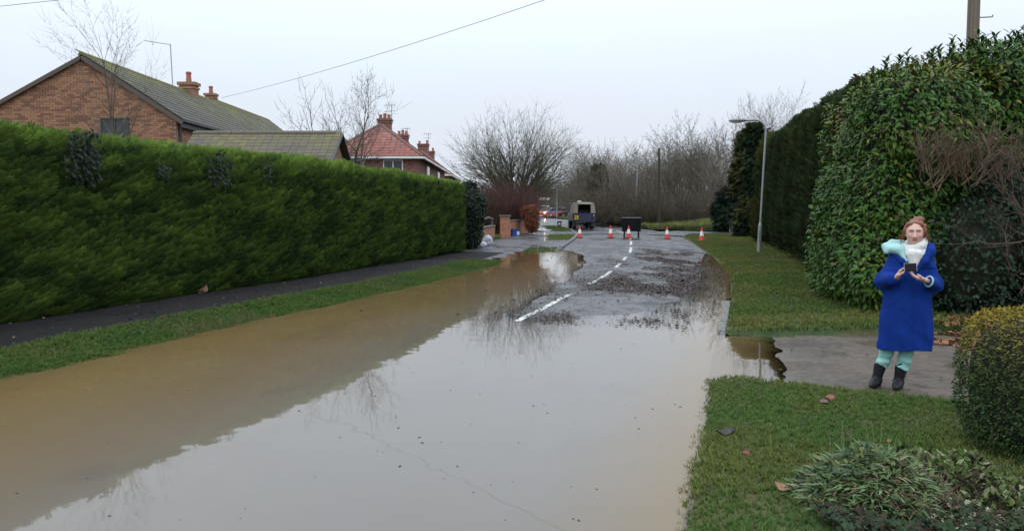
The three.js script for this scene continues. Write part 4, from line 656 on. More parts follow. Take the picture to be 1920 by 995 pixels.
function slab(a, b, c, d, t, m, parent, name) { // a quad roof slab of thickness t hanging below its corners
  const n = b.clone().sub(a).cross(d.clone().sub(a)).normalize(); if (n.y < 0) n.negate(); const lo = [a, b, c, d].map((p) => p.clone().addScaledVector(n, -t)), P = [a, b, c, d, ...lo].flatMap((p) => [p.x, p.y, p.z]), I = [0, 1, 2, 0, 2, 3, 4, 6, 5, 4, 7, 6];
  for (let i = 0; i < 4; i++) { const j = (i + 1) % 4; I.push(i, i + 4, j, j, i + 4, j + 4); } return part(parent, name, metreUV(geoOf(P, I)), m);
}
function chimney(parent, x, y0, y1, d, w, dp, m, pots, potH = 0.3) {
  const g = part(parent, 'chimney', metreUV(join(box(w, y1 - y0, dp, x, (y0 + y1) / 2, -d), box(w + 0.09, 0.1, dp + 0.09, x, y1 - 0.26, -d), box(w + 0.16, 0.14, dp + 0.16, x, y1 - 0.07, -d))), m);
  for (let i = 0; i < pots; i++) { const t = pots > 1 ? (i / (pots - 1) - 0.5) * (Math.max(w, dp) - 0.3) : 0, q = w >= dp ? [x + t, -d] : [x, -d + t], h = potH * (i === 1 ? 1.25 : 1); part(g, 'chimney_pot', join(new THREE.CylinderGeometry(0.1, 0.13, h, 12).translate(q[0], y1 + h / 2, q[1]), new THREE.CylinderGeometry(0.13, 0.13, 0.06, 12).translate(q[0], y1 + h - 0.06, q[1])), potMat); }
  return g;
}
function pentagon(x0, x1, d0, d1, yb, ye, xr, yr) { const s = new THREE.Shape([[x0, yb], [x1, yb], [x1, ye], [xr, yr], [x0, ye]].map((p) => new THREE.Vector2(...p))); return metreUV(new THREE.ExtrudeGeometry(s, { depth: d1 - d0, bevelEnabled: false }).translate(0, 0, -d1)); }
// house with the brick gable
{
  const x0 = -19.2, x1 = -12.0, xr = -15.25, d0 = 27.7, d1 = 45, ye = 5.1, yr = 7.22;
  const h = thing('brick_house', 'orange-brick gabled house with mossy grey roof behind the cypress hedge', 'house', v3(0, 0, 0));
  part(h, 'wall', pentagon(x0, x1, d0, d1, 0, ye - 0.02, xr, yr - 0.1), mortarMat);
  // gable bricks, one by one
  const r = rngOf(201), tones = [[0.3, 0.15, 0.082], [0.26, 0.128, 0.074], [0.33, 0.175, 0.1], [0.19, 0.092, 0.06], [0.28, 0.14, 0.085]].map((c) => mat(...c, 0.9)), bg = new THREE.BoxGeometry(0.215, 0.065, 0.03), list = [];
  for (let row = 0; row < 46; row++) for (let c = 0; c < 36; c++) { const y = 3.85 + row * 0.075, x = x1 - 0.11 - c * 0.225 - (row % 2) * 0.1125; const lim = ye - 0.12 + (yr - ye) * (x > xr ? (x1 - x) / (x1 - xr) : (x - x0) / (xr - x0)); if (y > lim || x < x0 + 0.1 || x > x1 - 0.1) continue; if (x > -14.72 && x < -13.66 && y < 5.02) continue; list.push([x, y, clamp(Math.floor(vnoise(x * 3.1, row * 0.9) * 3 + r() * 2.4), 0, 4)]); }
  list.sort((a, b) => b[1] + b[0] * 0.01 - a[1] - a[0] * 0.01); const rest = tones.map(() => []);
  list.forEach(([x, y, k], i) => { if (i < 300) part(h, 'brick', bg, tones[k]).position.set(x, y, -d0 + 0.002 + 0.004 * r()); else rest[k].push(bg.clone().translate(x, y, -d0 + 0.002 + 0.004 * r())); });
  const cg = rest.map((b, k) => { const g = mergeGeometries(b), col = []; for (let i = 0; i < g.attributes.position.count; i++) col.push(tones[k].color.r, tones[k].color.g, tones[k].color.b); g.setAttribute('color', new THREE.Float32BufferAttribute(col, 3)); return g; });
  part(h, 'brickwork', mergeGeometries(cg), new THREE.MeshPhysicalMaterial({ vertexColors: true, roughness: 0.9 }), true);
  const side = part(h, 'side_wall', metreUV(box(0.03, ye - 0.02, d1 - d0 - 0.06, x1 + 0.016, (ye - 0.02) / 2, -(d0 + d1) / 2)), orangeBrick);
  const w = part(h, 'window', join(box(1.02, 0.07, 0.12, -14.19, 4.98, -d0), box(0.06, 1.1, 0.12, -14.67, 4.43, -d0), box(0.06, 1.1, 0.12, -13.71, 4.43, -d0), box(0.06, 1.1, 0.1, -14.19, 4.43, -d0), box(1.1, 0.06, 0.16, -14.19, 3.87, -d0 + 0.02)), darkWood);
  part(w, 'pane', box(0.42, 1.04, 0.02, -14.43, 4.42, -d0 + 0.012), glassMat); part(w, 'pane', box(0.42, 1.04, 0.02, -13.95, 4.42, -d0 + 0.012), glassMat);
  const ov = 0.28, k = (yr - ye) / (x1 - xr), kl = (yr - ye) / (xr - x0), g0 = d0 - 0.08;
  const roof = slab(v3(xr, yr, -g0), v3(x1 + ov, ye - ov * k, -g0), v3(x1 + ov, ye - ov * k, -d1), v3(xr, yr, -d1), 0.1, slateTones[0], h, 'roof');
  slab(v3(xr, yr, -g0), v3(x0 - ov, ye - ov * kl, -g0), v3(x0 - ov, ye - ov * kl, -d1), v3(xr, yr, -d1), 0.1, slateTones[0], h, 'roof');
  const u = v3(0, 0, -1), v = v3(xr - x1, yr - ye, 0).normalize(); tileRoof(roof, v3(x1 + ov, ye - ov * k, -g0), u, v, d1 - g0, Math.hypot(xr - x1 - ov, yr - ye + ov * k), 0.3, 0.3, slateTones, 0, 3);
  part(roof, 'ridge_tiles', bar(v3(xr, yr - 0.02, -g0), v3(xr, yr - 0.02, -d1), 0.12, 0.12, 10), slateTones[4]);
  part(h, 'verge_board', join([[x1 + ov, k], [x0 - ov, kl]].map(([xe, kk]) => { const a = v3(xr, yr - 0.02, -g0 + 0.03), b = v3(xe, ye - ov * kk - 0.02, -g0 + 0.03), d = b.clone().sub(a), g = new THREE.BoxGeometry(d.length(), 0.13, 0.05); g.rotateZ(Math.atan2(d.y, d.x)); return g.translate((a.x + b.x) / 2, (a.y + b.y) / 2 - 0.09, a.z); })), mat(0.1, 0.075, 0.06, 0.8));
  part(h, 'gutter', join(box(0.13, 0.1, 13.6, x1 + ov + 0.05, ye - ov * k - 0.02, -d0 - 6.7), box(0.04, 0.22, 13.6, x1 + ov - 0.05, ye - ov * k - 0.14, -d0 - 6.7)), gutterMat);
  part(h, 'downpipe', join(bar(v3(x1 + 0.1, 0, -d0 - 0.12), v3(x1 + 0.1, ye - 0.35, -d0 - 0.12), 0.045), bar(v3(x1 + 0.1, ye - 0.35, -d0 - 0.12), v3(x1 + ov + 0.04, ye - 0.2, -d0 - 0.12), 0.045)), gutterMat);
  chimney(h, -15.2, 6.4, 7.7, 36.6, 0.7, 0.5, orangeBrick, 1, 0.5);
  // the little gabled porch roof halfway along the side
  const p = part(h, 'porch', metreUV(pentagonX(-12.0, -10.75, 33.2, 34.9, 2.4, 4.3, 5.05)), orangeBrick), a0 = v3(-12.2, 5.1, -34.05), a1 = v3(-10.6, 5.1, -34.05), bt = 33.0, bf = 35.1;
  for (const s of [bt, bf]) { const e0 = v3(-12.2, 4.15, -s), e1 = v3(-10.6, 4.15, -s), q = slab(a0, a1, e1, e0, 0.06, mossTones[1], p, 'porch_roof'); }
  part(p, 'verge_board', join([bt, bf].map((s) => bar(v3(-10.58, 5.06, -34.05), v3(-10.58, 4.08, -s), 0.06, 0.06, 6))), gutterMat);
  part(h, 'aerial_pole', join(bar(v3(-15.7, 7.2, -36), v3(-15.75, 9.35, -36), 0.022), bar(v3(-15.75, 9.33, -36), v3(-16.8, 9.45, -35.7), 0.016)), mat(0.3, 0.3, 0.3, 0.5));
}
function pentagonX(x0, x1, d0, d1, yb, ye, yr) { const s = new THREE.Shape([[d0, yb], [d1, yb], [d1, ye], [(d0 + d1) / 2, yr], [d0, ye]].map((p) => new THREE.Vector2(...p))); return new THREE.ExtrudeGeometry(s, { depth: x1 - x0, bevelEnabled: false }).rotateY(Math.PI / 2).translate(x0, 0, 0); }
// the next house along, its gable showing past the first roof
{
  const x0 = -22, x1 = -14.2, xr = -17.9, d0 = 46.6, d1 = 57, ye = 5.5, yr = 8.3, h = thing('brick_house', 'second mossy-roofed brick house showing beyond the first roof', 'house', v3(0, 0, 0));
  part(h, 'wall', pentagon(x0, x1, d0, d1, 0, ye - 0.02, xr, yr - 0.1), orangeBrick);
  const k = (yr - ye) / (x1 - xr), roof = slab(v3(xr, yr, -d0 + 0.1), v3(x1 + 0.3, ye - 0.3 * k, -d0 + 0.1), v3(x1 + 0.3, ye - 0.3 * k, -d1 - 0.2), v3(xr, yr, -d1 - 0.2), 0.1, slateTones[1], h, 'roof');
  slab(v3(xr, yr, -d0 + 0.1), v3(x0 - 0.3, ye - 0.2, -d0 + 0.1), v3(x0 - 0.3, ye - 0.2, -d1 - 0.2), v3(xr, yr, -d1 - 0.2), 0.1, slateTones[1], h, 'roof');
  tileRoof(roof, v3(x1 + 0.3, ye - 0.3 * k, -d0 + 0.1), v3(0, 0, -1), v3(xr - x1, yr - ye, 0).normalize(), d1 - d0 + 0.3, Math.hypot(xr - x1 - 0.3, yr - ye + 0.3 * k), 0.33, 0.33, slateTones, 0, 5);
  part(roof, 'ridge_tiles', bar(v3(xr, yr - 0.02, -d0 + 0.1), v3(xr, yr - 0.02, -d1), 0.12, 0.12, 8), slateTones[3]);
  chimney(h, -18.2, 7.4, 8.75, 47.0, 0.55, 0.45, orangeBrick, 1, 0.45);
  const w = part(h, 'window', join(box(0.05, 1.1, 1.4, x1 + 0.02, 4.3, -51)), whiteMat); part(w, 'pane', box(0.03, 0.95, 1.2, x1 + 0.045, 4.3, -51), glassMat);
}
// the garage whose tiled roof shows just over the hedge
{
  const d = 25.2, x0 = -10.35, x1 = -5.55, yr = 4.18, ye = 2.5, h = thing('garage', 'low garage roof of mossy brown tiles just above the cypress hedge', 'garage', v3(0, 0, 0)), df = d - 2.5, db = d + 2.5;
  part(h, 'wall', metreUV(pentagonX(x0 + 0.15, x1 - 0.15, df + 0.25, db - 0.25, 0, ye, yr - 0.12)), orangeBrick);
  const roof = slab(v3(x0, yr, -d), v3(x1, yr, -d), v3(x1, ye - 0.05, -df), v3(x0, ye - 0.05, -df), 0.06, mossTones[0], h, 'roof'); slab(v3(x0, yr, -d), v3(x1, yr, -d), v3(x1, ye - 0.05, -db), v3(x0, ye - 0.05, -db), 0.06, mossTones[0], h, 'roof');
  const LV = Math.hypot(2.5, yr - ye + 0.05); tileRoof(roof, v3(x0, ye - 0.05, -df), v3(1, 0, 0), v3(0, yr - ye + 0.05, -2.5).normalize(), x1 - x0, LV, 0.24, 0.2, mossTones, 300, 8, null, 1.3);
  for (let x = x0 + 0.2; x < x1; x += 0.42) part(roof, 'ridge_tile', new THREE.CylinderGeometry(0.1, 0.1, 0.41, 10, 1, false).rotateZ(Math.PI / 2).translate(x, yr + 0.0, -d), mossTones[Math.floor(x * 7 + 100) % 3]);
  part(h, 'verge_board', join(bar(v3(x1 + 0.02, yr, -d), v3(x1 + 0.02, ye, -df), 0.05, 0.05, 6), bar(v3(x1 + 0.02, yr, -d), v3(x1 + 0.02, ye, -db), 0.05, 0.05, 6)), darkWood);
}
// houses with red hipped roofs further down the lane
function hipHouse(name, label, x0, x1, d0, d1, ye, rise, run, base, far, chims) {
  const h = thing(name, label, 'house', v3(0, 0, 0)), xr = (x0 + x1) / 2, yr = ye + rise, o = 0.35, E = (x, d) => v3(x, ye, -d);
  part(h, 'wall', metreUV(box(x1 - x0, ye - base, d1 - d0, xr, (ye + base) / 2 - 0.02, -(d0 + d1) / 2)), redBrick);
  const A = v3(xr, yr, -(d0 - o + run)), B = v3(xr, yr, -(d1 + o - run)), c = [E(x0 - o, d0 - o), E(x1 + o, d0 - o), E(x1 + o, d1 + o), E(x0 - o, d1 + o)];
  const tri = (pts, t) => part(h, 'roof', metreUV(geoOf(pts.flatMap((p) => [p.x, p.y, p.z]), pts.length === 3 ? [0, 1, 2] : [0, 1, 2, 0, 2, 3])), redTones[t]);
  const front = tri([c[0], c[1], A], 0), right = tri([c[1], c[2], B, A], 1); tri([c[2], c[3], B], 0); tri([c[3], c[0], A, B], 1);
  const W = x1 - x0 + 2 * o, LV = Math.hypot(run, rise); tileRoof(front, c[0].clone(), v3(1, 0, 0), v3(0, rise, -run).normalize(), W, LV, 0.36, 0.33, redTones, 0, 4 + far, (a, b) => { const t = b / LV; return a > t * W / 2 && a < W - t * W / 2; });
  const v = A.clone().sub(c[1]); v.z = 0; const LR = v.length(); tileRoof(right, c[1].clone(), v3(0, 0, -1), v.normalize(), d1 - d0 + 2 * o, LR, 0.36, 0.33, redTones, 0, 6 + far, (a, b) => { const t = b / LR; return a > t * run && a < d1 - d0 + 2 * o - t * run; });
  part(h, 'hip_tiles', join(bar(A, c[1], 0.13, 0.13, 8), bar(A, c[0], 0.13, 0.13, 8), bar(A, B, 0.13, 0.13, 8)), redTones[4]);
  part(h, 'gutter', join(box(W + 0.1, 0.13, 0.12, xr, ye - 0.07, -(d0 - o - 0.04)), box(0.12, 0.13, d1 - d0 + 2 * o, x1 + o + 0.05, ye - 0.07, -(d0 + d1) / 2)), whiteMat);
  part(h, 'soffit', box(W, 0.04, d1 - d0 + 2 * o, xr, ye - 0.03, -(d0 + d1) / 2), darkWood);
  for (const wx of [0.28, 0.72]) { const X = mix(x0, x1, wx), w = part(h, 'window', join(box(1.3, 0.07, 0.08, X, ye - 0.22, -d0 + 0.01), box(1.3, 0.07, 0.08, X, ye - 1.45, -d0 + 0.01), ...[-0.62, 0, 0.62].map((q) => box(0.07, 1.16, 0.08, X + q, ye - 0.835, -d0 + 0.01))), whiteMat); part(w, 'pane', box(1.17, 1.16, 0.02, X, ye - 0.835, -d0 - 0.0), glassMat); }
  for (const dd of [0.3, 0.7]) { const D = mix(d0, d1, dd), w = part(h, 'window', box(0.06, 1.25, 1.7, x1 + 0.0, ye - 0.9, -D), whiteMat); part(w, 'pane', box(0.03, 1.08, 1.5, x1 + 0.025, ye - 0.9, -D), glassMat); }
  for (const [x, y0, y1, d, w, dp, n] of chims) chimney(h, x, y0, y1, d, w, dp, redBrick, n, 0.32);
  return h;
}
const h3 = hipHouse('brick_house', 'red hip-roofed brick house with white gutter and three-pot chimneys', -12.1, -6.2, 51, 71, 5.25, 2.4, 3.2, 0, 0, [[-9.05, 7.0, 8.2, 55.2, 0.9, 0.65, 3], [-9.1, 7.0, 8.0, 64.5, 0.9, 0.65, 3]]);
function aerial(parent, x, y0, y1, d, w) { part(parent, 'aerial', join(bar(v3(x, y0, -d), v3(x, y1, -d), 0.022), bar(v3(x - w, y1 - 0.05, -d), v3(x + w * 0.5, y1 - 0.05, -d + 0.1), 0.018), bar(v3(x - w, y1 - 0.5, -d), v3(x + w * 0.5, y1 - 0.45, -d + 0.1), 0.018), ...[-0.7, -0.3, 0.1, 0.45].map((q) => bar(v3(x + w * q, y1 - 0.2, -d), v3(x + w * q, y1 + 0.1, -d), 0.01))), mat(0.22, 0.22, 0.23, 0.5)); }
aerial(h3, -8.6, 7.6, 9.25, 55.4, 0.55); aerial(h3, -8.8, 7.6, 8.6, 64.9, 0.5);
const h4 = hipHouse('brick_house', 'far red-roofed house at the end of the row, two chimneys on its ridge', -12.4, -6.5, 78, 96, 5.35, 2.5, 3.2, 0, 9, [[-9.4, 7.3, 8.75, 82, 1.1, 0.8, 2], [-9.6, 7.3, 8.6, 90, 1.1, 0.8, 2]]);
aerial(h4, -8.9, 7.8, 9.9, 82.5, 0.55);
// ---------------------------------------------------------------- garden walls, fence
const wallBrick = new THREE.MeshPhysicalMaterial({ map: rep(brickTex([0.38, 0.15, 0.08], [0.3, 0.11, 0.06], [0.27, 0.2, 0.14]), 1 / 1.8), roughness: 0.9 }), copingMat = new THREE.MeshPhysicalMaterial({ map: kerbMap, color: rgb(0.75, 0.7, 0.62), roughness: 0.85 });
function gardenWall(label, a, b, h, pillarH, pillarAtStart, endPillar) {
  const L = b.clone().sub(a), len = Math.hypot(L.x, L.z), yaw = Math.atan2(-L.z, L.x), t = thing('garden_wall', label, 'wall', a.clone(), yaw);
  part(t, 'wall', metreUV(box(len, h + 0.3, 0.23, len / 2, h / 2 - 0.15, 0)), wallBrick);
  for (let x = 0.3; x < len; x += 0.62) part(t, 'coping_stone', box(0.6, 0.07, 0.31, x, h + 0.036, 0, 0.015), copingMat);
  if (pillarAtStart) { part(t, 'pillar', metreUV(box(0.46, pillarH + 0.3, 0.46, 0.1, pillarH / 2 - 0.15, 0)), wallBrick); part(t, 'pillar_cap', box(0.56, 0.1, 0.56, 0.1, pillarH + 0.05, 0, 0.02), copingMat); }
  if (endPillar) { part(t, 'pillar', metreUV(box(0.4, endPillar + 0.3, 0.4, len - 0.1, endPillar / 2 - 0.15, 0)), wallBrick); part(t, 'pillar_cap', box(0.5, 0.09, 0.5, len - 0.1, endPillar + 0.045, 0, 0.02), copingMat); }
  return t;
}
const w1a = onGround(893, 459), w1b = onGround(924, 447), w2a = onGround(946, 444), w2b = onGround(986, 436);
const wallOne = gardenWall('low orange brick garden wall nearer the cypress hedge, ivy at its left end', w1a, w1b, 0.72, 1.05, true, 0);
{ // raised end of its coping: a curved stone rail
  const t = wallOne; const L = Math.hypot(w1b.x - w1a.x, w1b.z - w1a.z); part(t, 'stone_rail', new THREE.TubeGeometry(new THREE.CatmullRomCurve3([v3(L * 0.3, 1.0, 0), v3(L * 0.6, 1.2, 0), v3(L * 0.98, 1.12, 0)]), 12, 0.06, 8), copingMat); part(t, 'rail_post', join(box(0.1, 0.46, 0.1, L * 0.35, 0.95, 0), box(0.1, 0.4, 0.1, L * 0.95, 0.93, 0)), copingMat);
}
gardenWall('second low orange brick garden wall with a square pillar, behind the blue box', w2a, w2b, 0.86, 1.12, true, 0);
{
  const a = at(905, 430, 52).setY(0.1), t = thing('timber_fence', 'dark maroon timber fence behind the gap between the brick walls', 'fence', a, 0.1), m = mat(0.075, 0.028, 0.025, 0.8), m2 = mat(0.06, 0.025, 0.024, 0.8);
  for (let i = 0; i < 22; i++) part(t, 'board', box(0.135, 1.55 + 0.02 * (i % 3), 0.022, i * 0.145, 0.8, 0.004 * (i % 2)), i % 3 ? m : m2);
  part(t, 'rail', box(3.2, 0.09, 0.05, 1.55, 0.4, -0.045), m2); part(t, 'rail', box(3.2, 0.09, 0.05, 1.55, 1.25, -0.045), m2); for (const x of [0, 1.55, 3.1]) part(t, 'post', box(0.1, 1.65, 0.1, x, 0.82, -0.13), m2);
}
// ---------------------------------------------------------------- lamps, poles, wires
const galv = mat(0.27, 0.29, 0.3, 0.5, { metalness: 0.3 }), galvDark = mat(0.2, 0.21, 0.21, 0.6, { metalness: 0.3 }), woodPole = new THREE.MeshPhysicalMaterial({ map: rep(barkMap, 2, 0.4), color: rgb(1.6, 1.5, 1.35), roughness: 0.9 });
function lampPost(label, base, top, armTo, baseH, r0, r1) {
  const t = thing('street_lamp', label, 'street lamp', base), T = top.clone().sub(base), A = armTo.clone().sub(base), d = T.clone().normalize(), ax = v3(A.x - T.x, 0, A.z - T.z).normalize(), R = 0.42;
  part(t, 'base', join(bar(v3(0, -0.05, 0), d.clone().multiplyScalar(baseH), r0, r0, 14), bar(d.clone().multiplyScalar(baseH), d.clone().multiplyScalar(baseH + 0.1), r0, r1, 14)), galv);
  part(t, 'inspection_door', box(0.09, 0.42, 0.012, d.x * 0.55, 0.62, r0 + 0.001, 0.004), galvDark);
  const neck = T.clone().addScaledVector(d, -R), pts = [d.clone().multiplyScalar(baseH + 0.1), d.clone().multiplyScalar(baseH + 1.2), d.clone().multiplyScalar((neck.length() + baseH) / 2), neck];
  part(t, 'column', new THREE.TubeGeometry(new THREE.CatmullRomCurve3(pts), 20, r1, 10), galv);
  const arm = []; for (let i = 0; i <= 8; i++) { const a = i / 8 * Math.PI / 2; arm.push(neck.clone().addScaledVector(ax, R * (1 - Math.cos(a))).add(v3(0, R * Math.sin(a), 0))); } arm.push(A); part(t, 'arm', new THREE.TubeGeometry(new THREE.CatmullRomCurve3(arm), 40, r1 * 0.92, 10), galv);
  const hd = new THREE.SphereGeometry(1, 20, 12).scale(0.34, 0.075, 0.13).rotateY(-Math.atan2(ax.z, ax.x)).translate(A.x + ax.x * 0.12, A.y + 0.01, A.z + ax.z * 0.12); const head = part(t, 'lamp_head', hd, galvDark);
  part(head, 'lens', new THREE.SphereGeometry(1, 16, 8, 0, 6.3, Math.PI / 2, Math.PI / 2).scale(0.26, 0.07, 0.1).rotateY(-Math.atan2(ax.z, ax.x)).translate(A.x + ax.x * 0.16, A.y - 0.02, A.z + ax.z * 0.16), mat(0.6, 0.6, 0.58, 0.2));
  return t;
}
{ const b = onGround(1423, 473), d = -b.z; lampPost('curved grey street lamp standing in front of the conifer hedge', b, at(1438, 224, d), at(1390, 226, d + 0.3), 1.05, 0.075, 0.043); }
{ const b = at(1190, 411, 76); lampPost('slim distant street lamp behind the black road sign', v3(b.x, 0.4, b.z), at(1197, 292, 76), at(1187, 290, 78), 1.3, 0.11, 0.07); }
{ const b = at(1044, 400, 120); lampPost('farthest street lamp, above the parked cars', v3(b.x, 0.5, b.z), at(1045, 352, 120), at(1039, 352, 121), 1.2, 0.08, 0.06); }
function pole(label, base, top, r0, r1, extra) { const t = thing('utility_pole', label, 'utility pole', base), T = top.clone().sub(base); part(t, 'pole', bar(v3(0, -0.2, 0), T, r0, r1, 14), extra ?? woodPole); return t; }
const poleBase = at(1818, 300, 14.2).setY(0.1), poleTop = at(1838, -290, 14.2);
{
  const t = pole('grey wooden utility pole rising out of the laurel hedge', poleBase, poleTop, 0.115, 0.095), q = at(1843, 33, 14.15).sub(poleBase);
  part(t, 'step_peg', join(bar(q.clone().add(v3(-0.12, 0, 0)), q.clone().add(v3(0.17, 0.01, 0.02)), 0.011), bar(q.clone().add(v3(0.17, 0.01, 0.02)), q.clone().add(v3(0.175, 0.045, 0.02)), 0.011)), galvDark);
  part(t, 'bracket', new THREE.CylinderGeometry(0.118, 0.12, 0.06, 14).translate(...poleTop.clone().sub(poleBase).multiplyScalar(0.96).toArray()), galvDark);
}
const dk = new THREE.MeshPhysicalMaterial({ map: rep(barkMap, 2, 0.4), color: rgb(0.45, 0.4, 0.36), roughness: 0.9 });
const p2b = at(1236, 420, 63).setY(0.4), p2t = at(1236, 278, 63), p3b = at(1083, 400, 140).setY(0.5), p3t = at(1084, 316, 140);
pole('dark telegraph pole standing up out of the thicket', p2b, p2t, 0.095, 0.08, dk); pole('distant telegraph pole above the canvas-topped vehicle', p3b, p3t, 0.2, 0.15, dk);
function wire(label, a, b, sag, r) { const pts = []; for (let i = 0; i <= 24; i++) { const t = i / 24, p = a.clone().lerp(b, t); p.y -= sag * 4 * t * (1 - t); pts.push(p); } single('overhead_wire', new THREE.TubeGeometry(new THREE.CatmullRomCurve3(pts), 60, r, 5), mat(0.08, 0.08, 0.085, 0.6), label, 'cable'); }
wire('overhead cable slanting from the roofs up across the middle of the sky', at(415, 183, 47), poleTop, 0.35, 0.009);
wire('overhead cable crossing the top left corner of the sky', at(-420, 44, 22), poleTop, 0.5, 0.0065);
wire('faint cable running left from the telegraph pole in the thicket', p2t, p3t, 0.9, 0.018);

// ---------------------------------------------------------------- cones, sign board, signposts
{
  const redC = mat(0.62, 0.05, 0.035, 0.5), whiteC = mat(0.75, 0.75, 0.75, 0.4), base = mat(0.12, 0.04, 0.035, 0.7);
  const c0 = (() => {
    const t = thing('traffic_cone', '', 'traffic cone', v3(0, 0, 0), 0, 'traffic cones across the road'), H = 0.75, rad = (y) => mix(0.165, 0.03, y / H);
    part(t, 'base', join(new RoundedBoxGeometry(0.42, 0.05, 0.42, 2, 0.02).translate(0, 0.025, 0), new THREE.CylinderGeometry(0.17, 0.19, 0.03, 16).translate(0, 0.06, 0)), base);
    const sec = (a, b, q = 0) => new THREE.CylinderGeometry(rad(b) + q, rad(a) + q, b - a, 20, 1, false).translate(0, (a + b) / 2, 0);
    part(t, 'body', join(sec(0.05, 0.3), sec(0.55, 0.75)), redC); part(t, 'white_sleeve', sec(0.3, 0.55, 0.003), whiteC); part(t, 'tip', new THREE.TorusGeometry(0.026, 0.012, 8, 14).rotateX(Math.PI / 2).translate(0, 0.75, 0), redC); return t;
  })();
  const spots = [[1087, 446, 'red and white traffic cone in front of the canvas-topped vehicle'], [1145, 446, 'red and white traffic cone between the vehicle and the black sign board'], [1179, 446.5, 'red and white traffic cone standing against the black sign board'], [1251, 448, 'red and white traffic cone to the right of the black sign board'], [1316, 452, 'red and white traffic cone at the corner of the right verge']];
  spots.forEach(([x, y, l], i) => { const p = onGround(x, y); if (!i) { c0.position.copy(p); c0.userData.label = l; } else copyOf(c0, l, p, i * 0.4).scale.setScalar(0.9); }); c0.scale.setScalar(0.9);
}
{
  const p = onGround(1184, 445), t = thing('road_sign', 'black back of a temporary road sign on two short legs among the cones', 'sign', p, -0.05), m = mat(0.012, 0.013, 0.015, 0.9, { specularIntensity: 0.15 });
  part(t, 'panel', new RoundedBoxGeometry(1.05, 0.76, 0.03, 2, 0.012).translate(0, 0.72, 0), m); part(t, 'top_rail', box(1.07, 0.035, 0.05, 0, 1.11, 0), galv);
  for (const s of [-1, 1]) { part(t, 'leg', join(bar(v3(s * 0.38, 1.05, 0.03), v3(s * 0.4, 0.02, 0.22), 0.028, 0.028, 8), bar(v3(s * 0.38, 1.05, -0.03), v3(s * 0.4, 0.02, -0.2), 0.028, 0.028, 8), bar(v3(s * 0.4, 0.03, 0.24), v3(s * 0.4, 0.03, -0.24), 0.035, 0.035, 8)), m); }
  part(t, 'crossbar', box(0.9, 0.04, 0.03, 0, 0.5, 0.12), m);
}
{
  const p = onGround(1008, 430), t = thing('fingerpost', 'white fingerpost sign with one arm beside the rust-brown hedge', 'signpost', p, 0.05);
  part(t, 'post', bar(v3(0, 0, 0), v3(0, 2.2, 0), 0.05, 0.05, 10), mat(0.06, 0.06, 0.06, 0.5)); part(t, 'white_band', join(bar(v3(0, 0.4, 0), v3(0, 1.6, 0), 0.054, 0.054, 10)), whiteMat);
  const s = new THREE.Shape([[0.05, -0.1], [0.8, -0.1], [0.92, 0], [0.8, 0.1], [0.05, 0.1]].map((q) => new THREE.Vector2(...q))); part(t, 'arm', new THREE.ExtrudeGeometry(s, { depth: 0.03, bevelEnabled: false }).translate(0, 2.22, -0.015), whiteMat); part(t, 'finial', new THREE.SphereGeometry(0.08, 12, 8).translate(0, 2.38, 0), whiteMat);
}
{ const p = at(1369, 432, 51), t = thing('marker_post', 'small white-topped post at the corner of the side road', 'post', v3(p.x, 0.2, p.z)); part(t, 'post', box(0.07, 0.8, 0.07, 0, 0.4, 0), galvDark); part(t, 'plate', box(0.26, 0.16, 0.02, 0, 0.86, 0.02, 0.008), whiteMat); }
// ---------------------------------------------------------------- boxes and bags
{
  const p = onGround(966, 442), t = thing('recycling_box', 'blue plastic recycling box against the second brick wall', 'box', p, 0.3), m = mat(0.025, 0.07, 0.3, 0.4), s = (w, h) => new THREE.CylinderGeometry(w, w * 0.84, h, 4, 1, true).rotateY(Math.PI / 4);
  part(t, 'body', join(box(0.42, 0.02, 0.32, 0, 0.01, 0), ...[[0.43, 0.36, 0.02, 0, 0.165], [0.43, 0.36, 0.02, 0, -0.165]].map(([w, h, d, x, z]) => box(w, h, d, x, h / 2, z)), ...[-1, 1].map((q) => box(0.02, 0.36, 0.31, q * 0.215, 0.18, 0))), m); part(t, 'rim', join(box(0.5, 0.04, 0.03, 0, 0.37, 0.18), box(0.5, 0.04, 0.03, 0, 0.37, -0.18), box(0.03, 0.04, 0.39, 0.235, 0.37, 0), box(0.03, 0.04, 0.39, -0.235, 0.37, 0)), m); part(t, 'label_panel', box(0.14, 0.2, 0.006, 0.12, 0.16, 0.178), whiteMat);
  const q = onGround(1049, 424), b = thing('bucket', 'dark blue bucket with white patch standing on the far footpath', 'bucket', q), bm = mat(0.02, 0.025, 0.12, 0.4);
  part(b, 'body', new THREE.LatheGeometry([[0, 0], [0.17, 0], [0.21, 0.42], [0.23, 0.42], [0.23, 0.45], [0.2, 0.45], [0.16, 0.03], [0, 0.03]].map((v) => new THREE.Vector2(...v)), 18), bm); part(b, 'patch', new THREE.CylinderGeometry(0.207, 0.19, 0.2, 10, 1, true, -0.5, 1).translate(0, 0.22, 0), whiteMat);
}
function bag(p, w, h, d, label, seed, c = [0.6, 0.62, 0.66]) { const g = new THREE.IcosahedronGeometry(1, 12), q = g.attributes.position; for (let i = 0; i < q.count; i++) { const x = q.getX(i), y = q.getY(i), z = q.getZ(i), k = 1 + 0.5 * (fbm(x * 2 + seed, y * 2, z * 2, 4) - 0.5) - 0.12 * Math.abs(fbm(x * 6, y * 6 + seed, z * 6, 2) - 0.5); q.setXYZ(i, x * k * w, Math.max(-0.6, y * k) * h + 0.6 * h, z * k * d); } g.computeVertexNormals(); const m = single('plastic_bag', g, mat(...c, 0.35), label, 'bag'); m.position.copy(p); return m; }
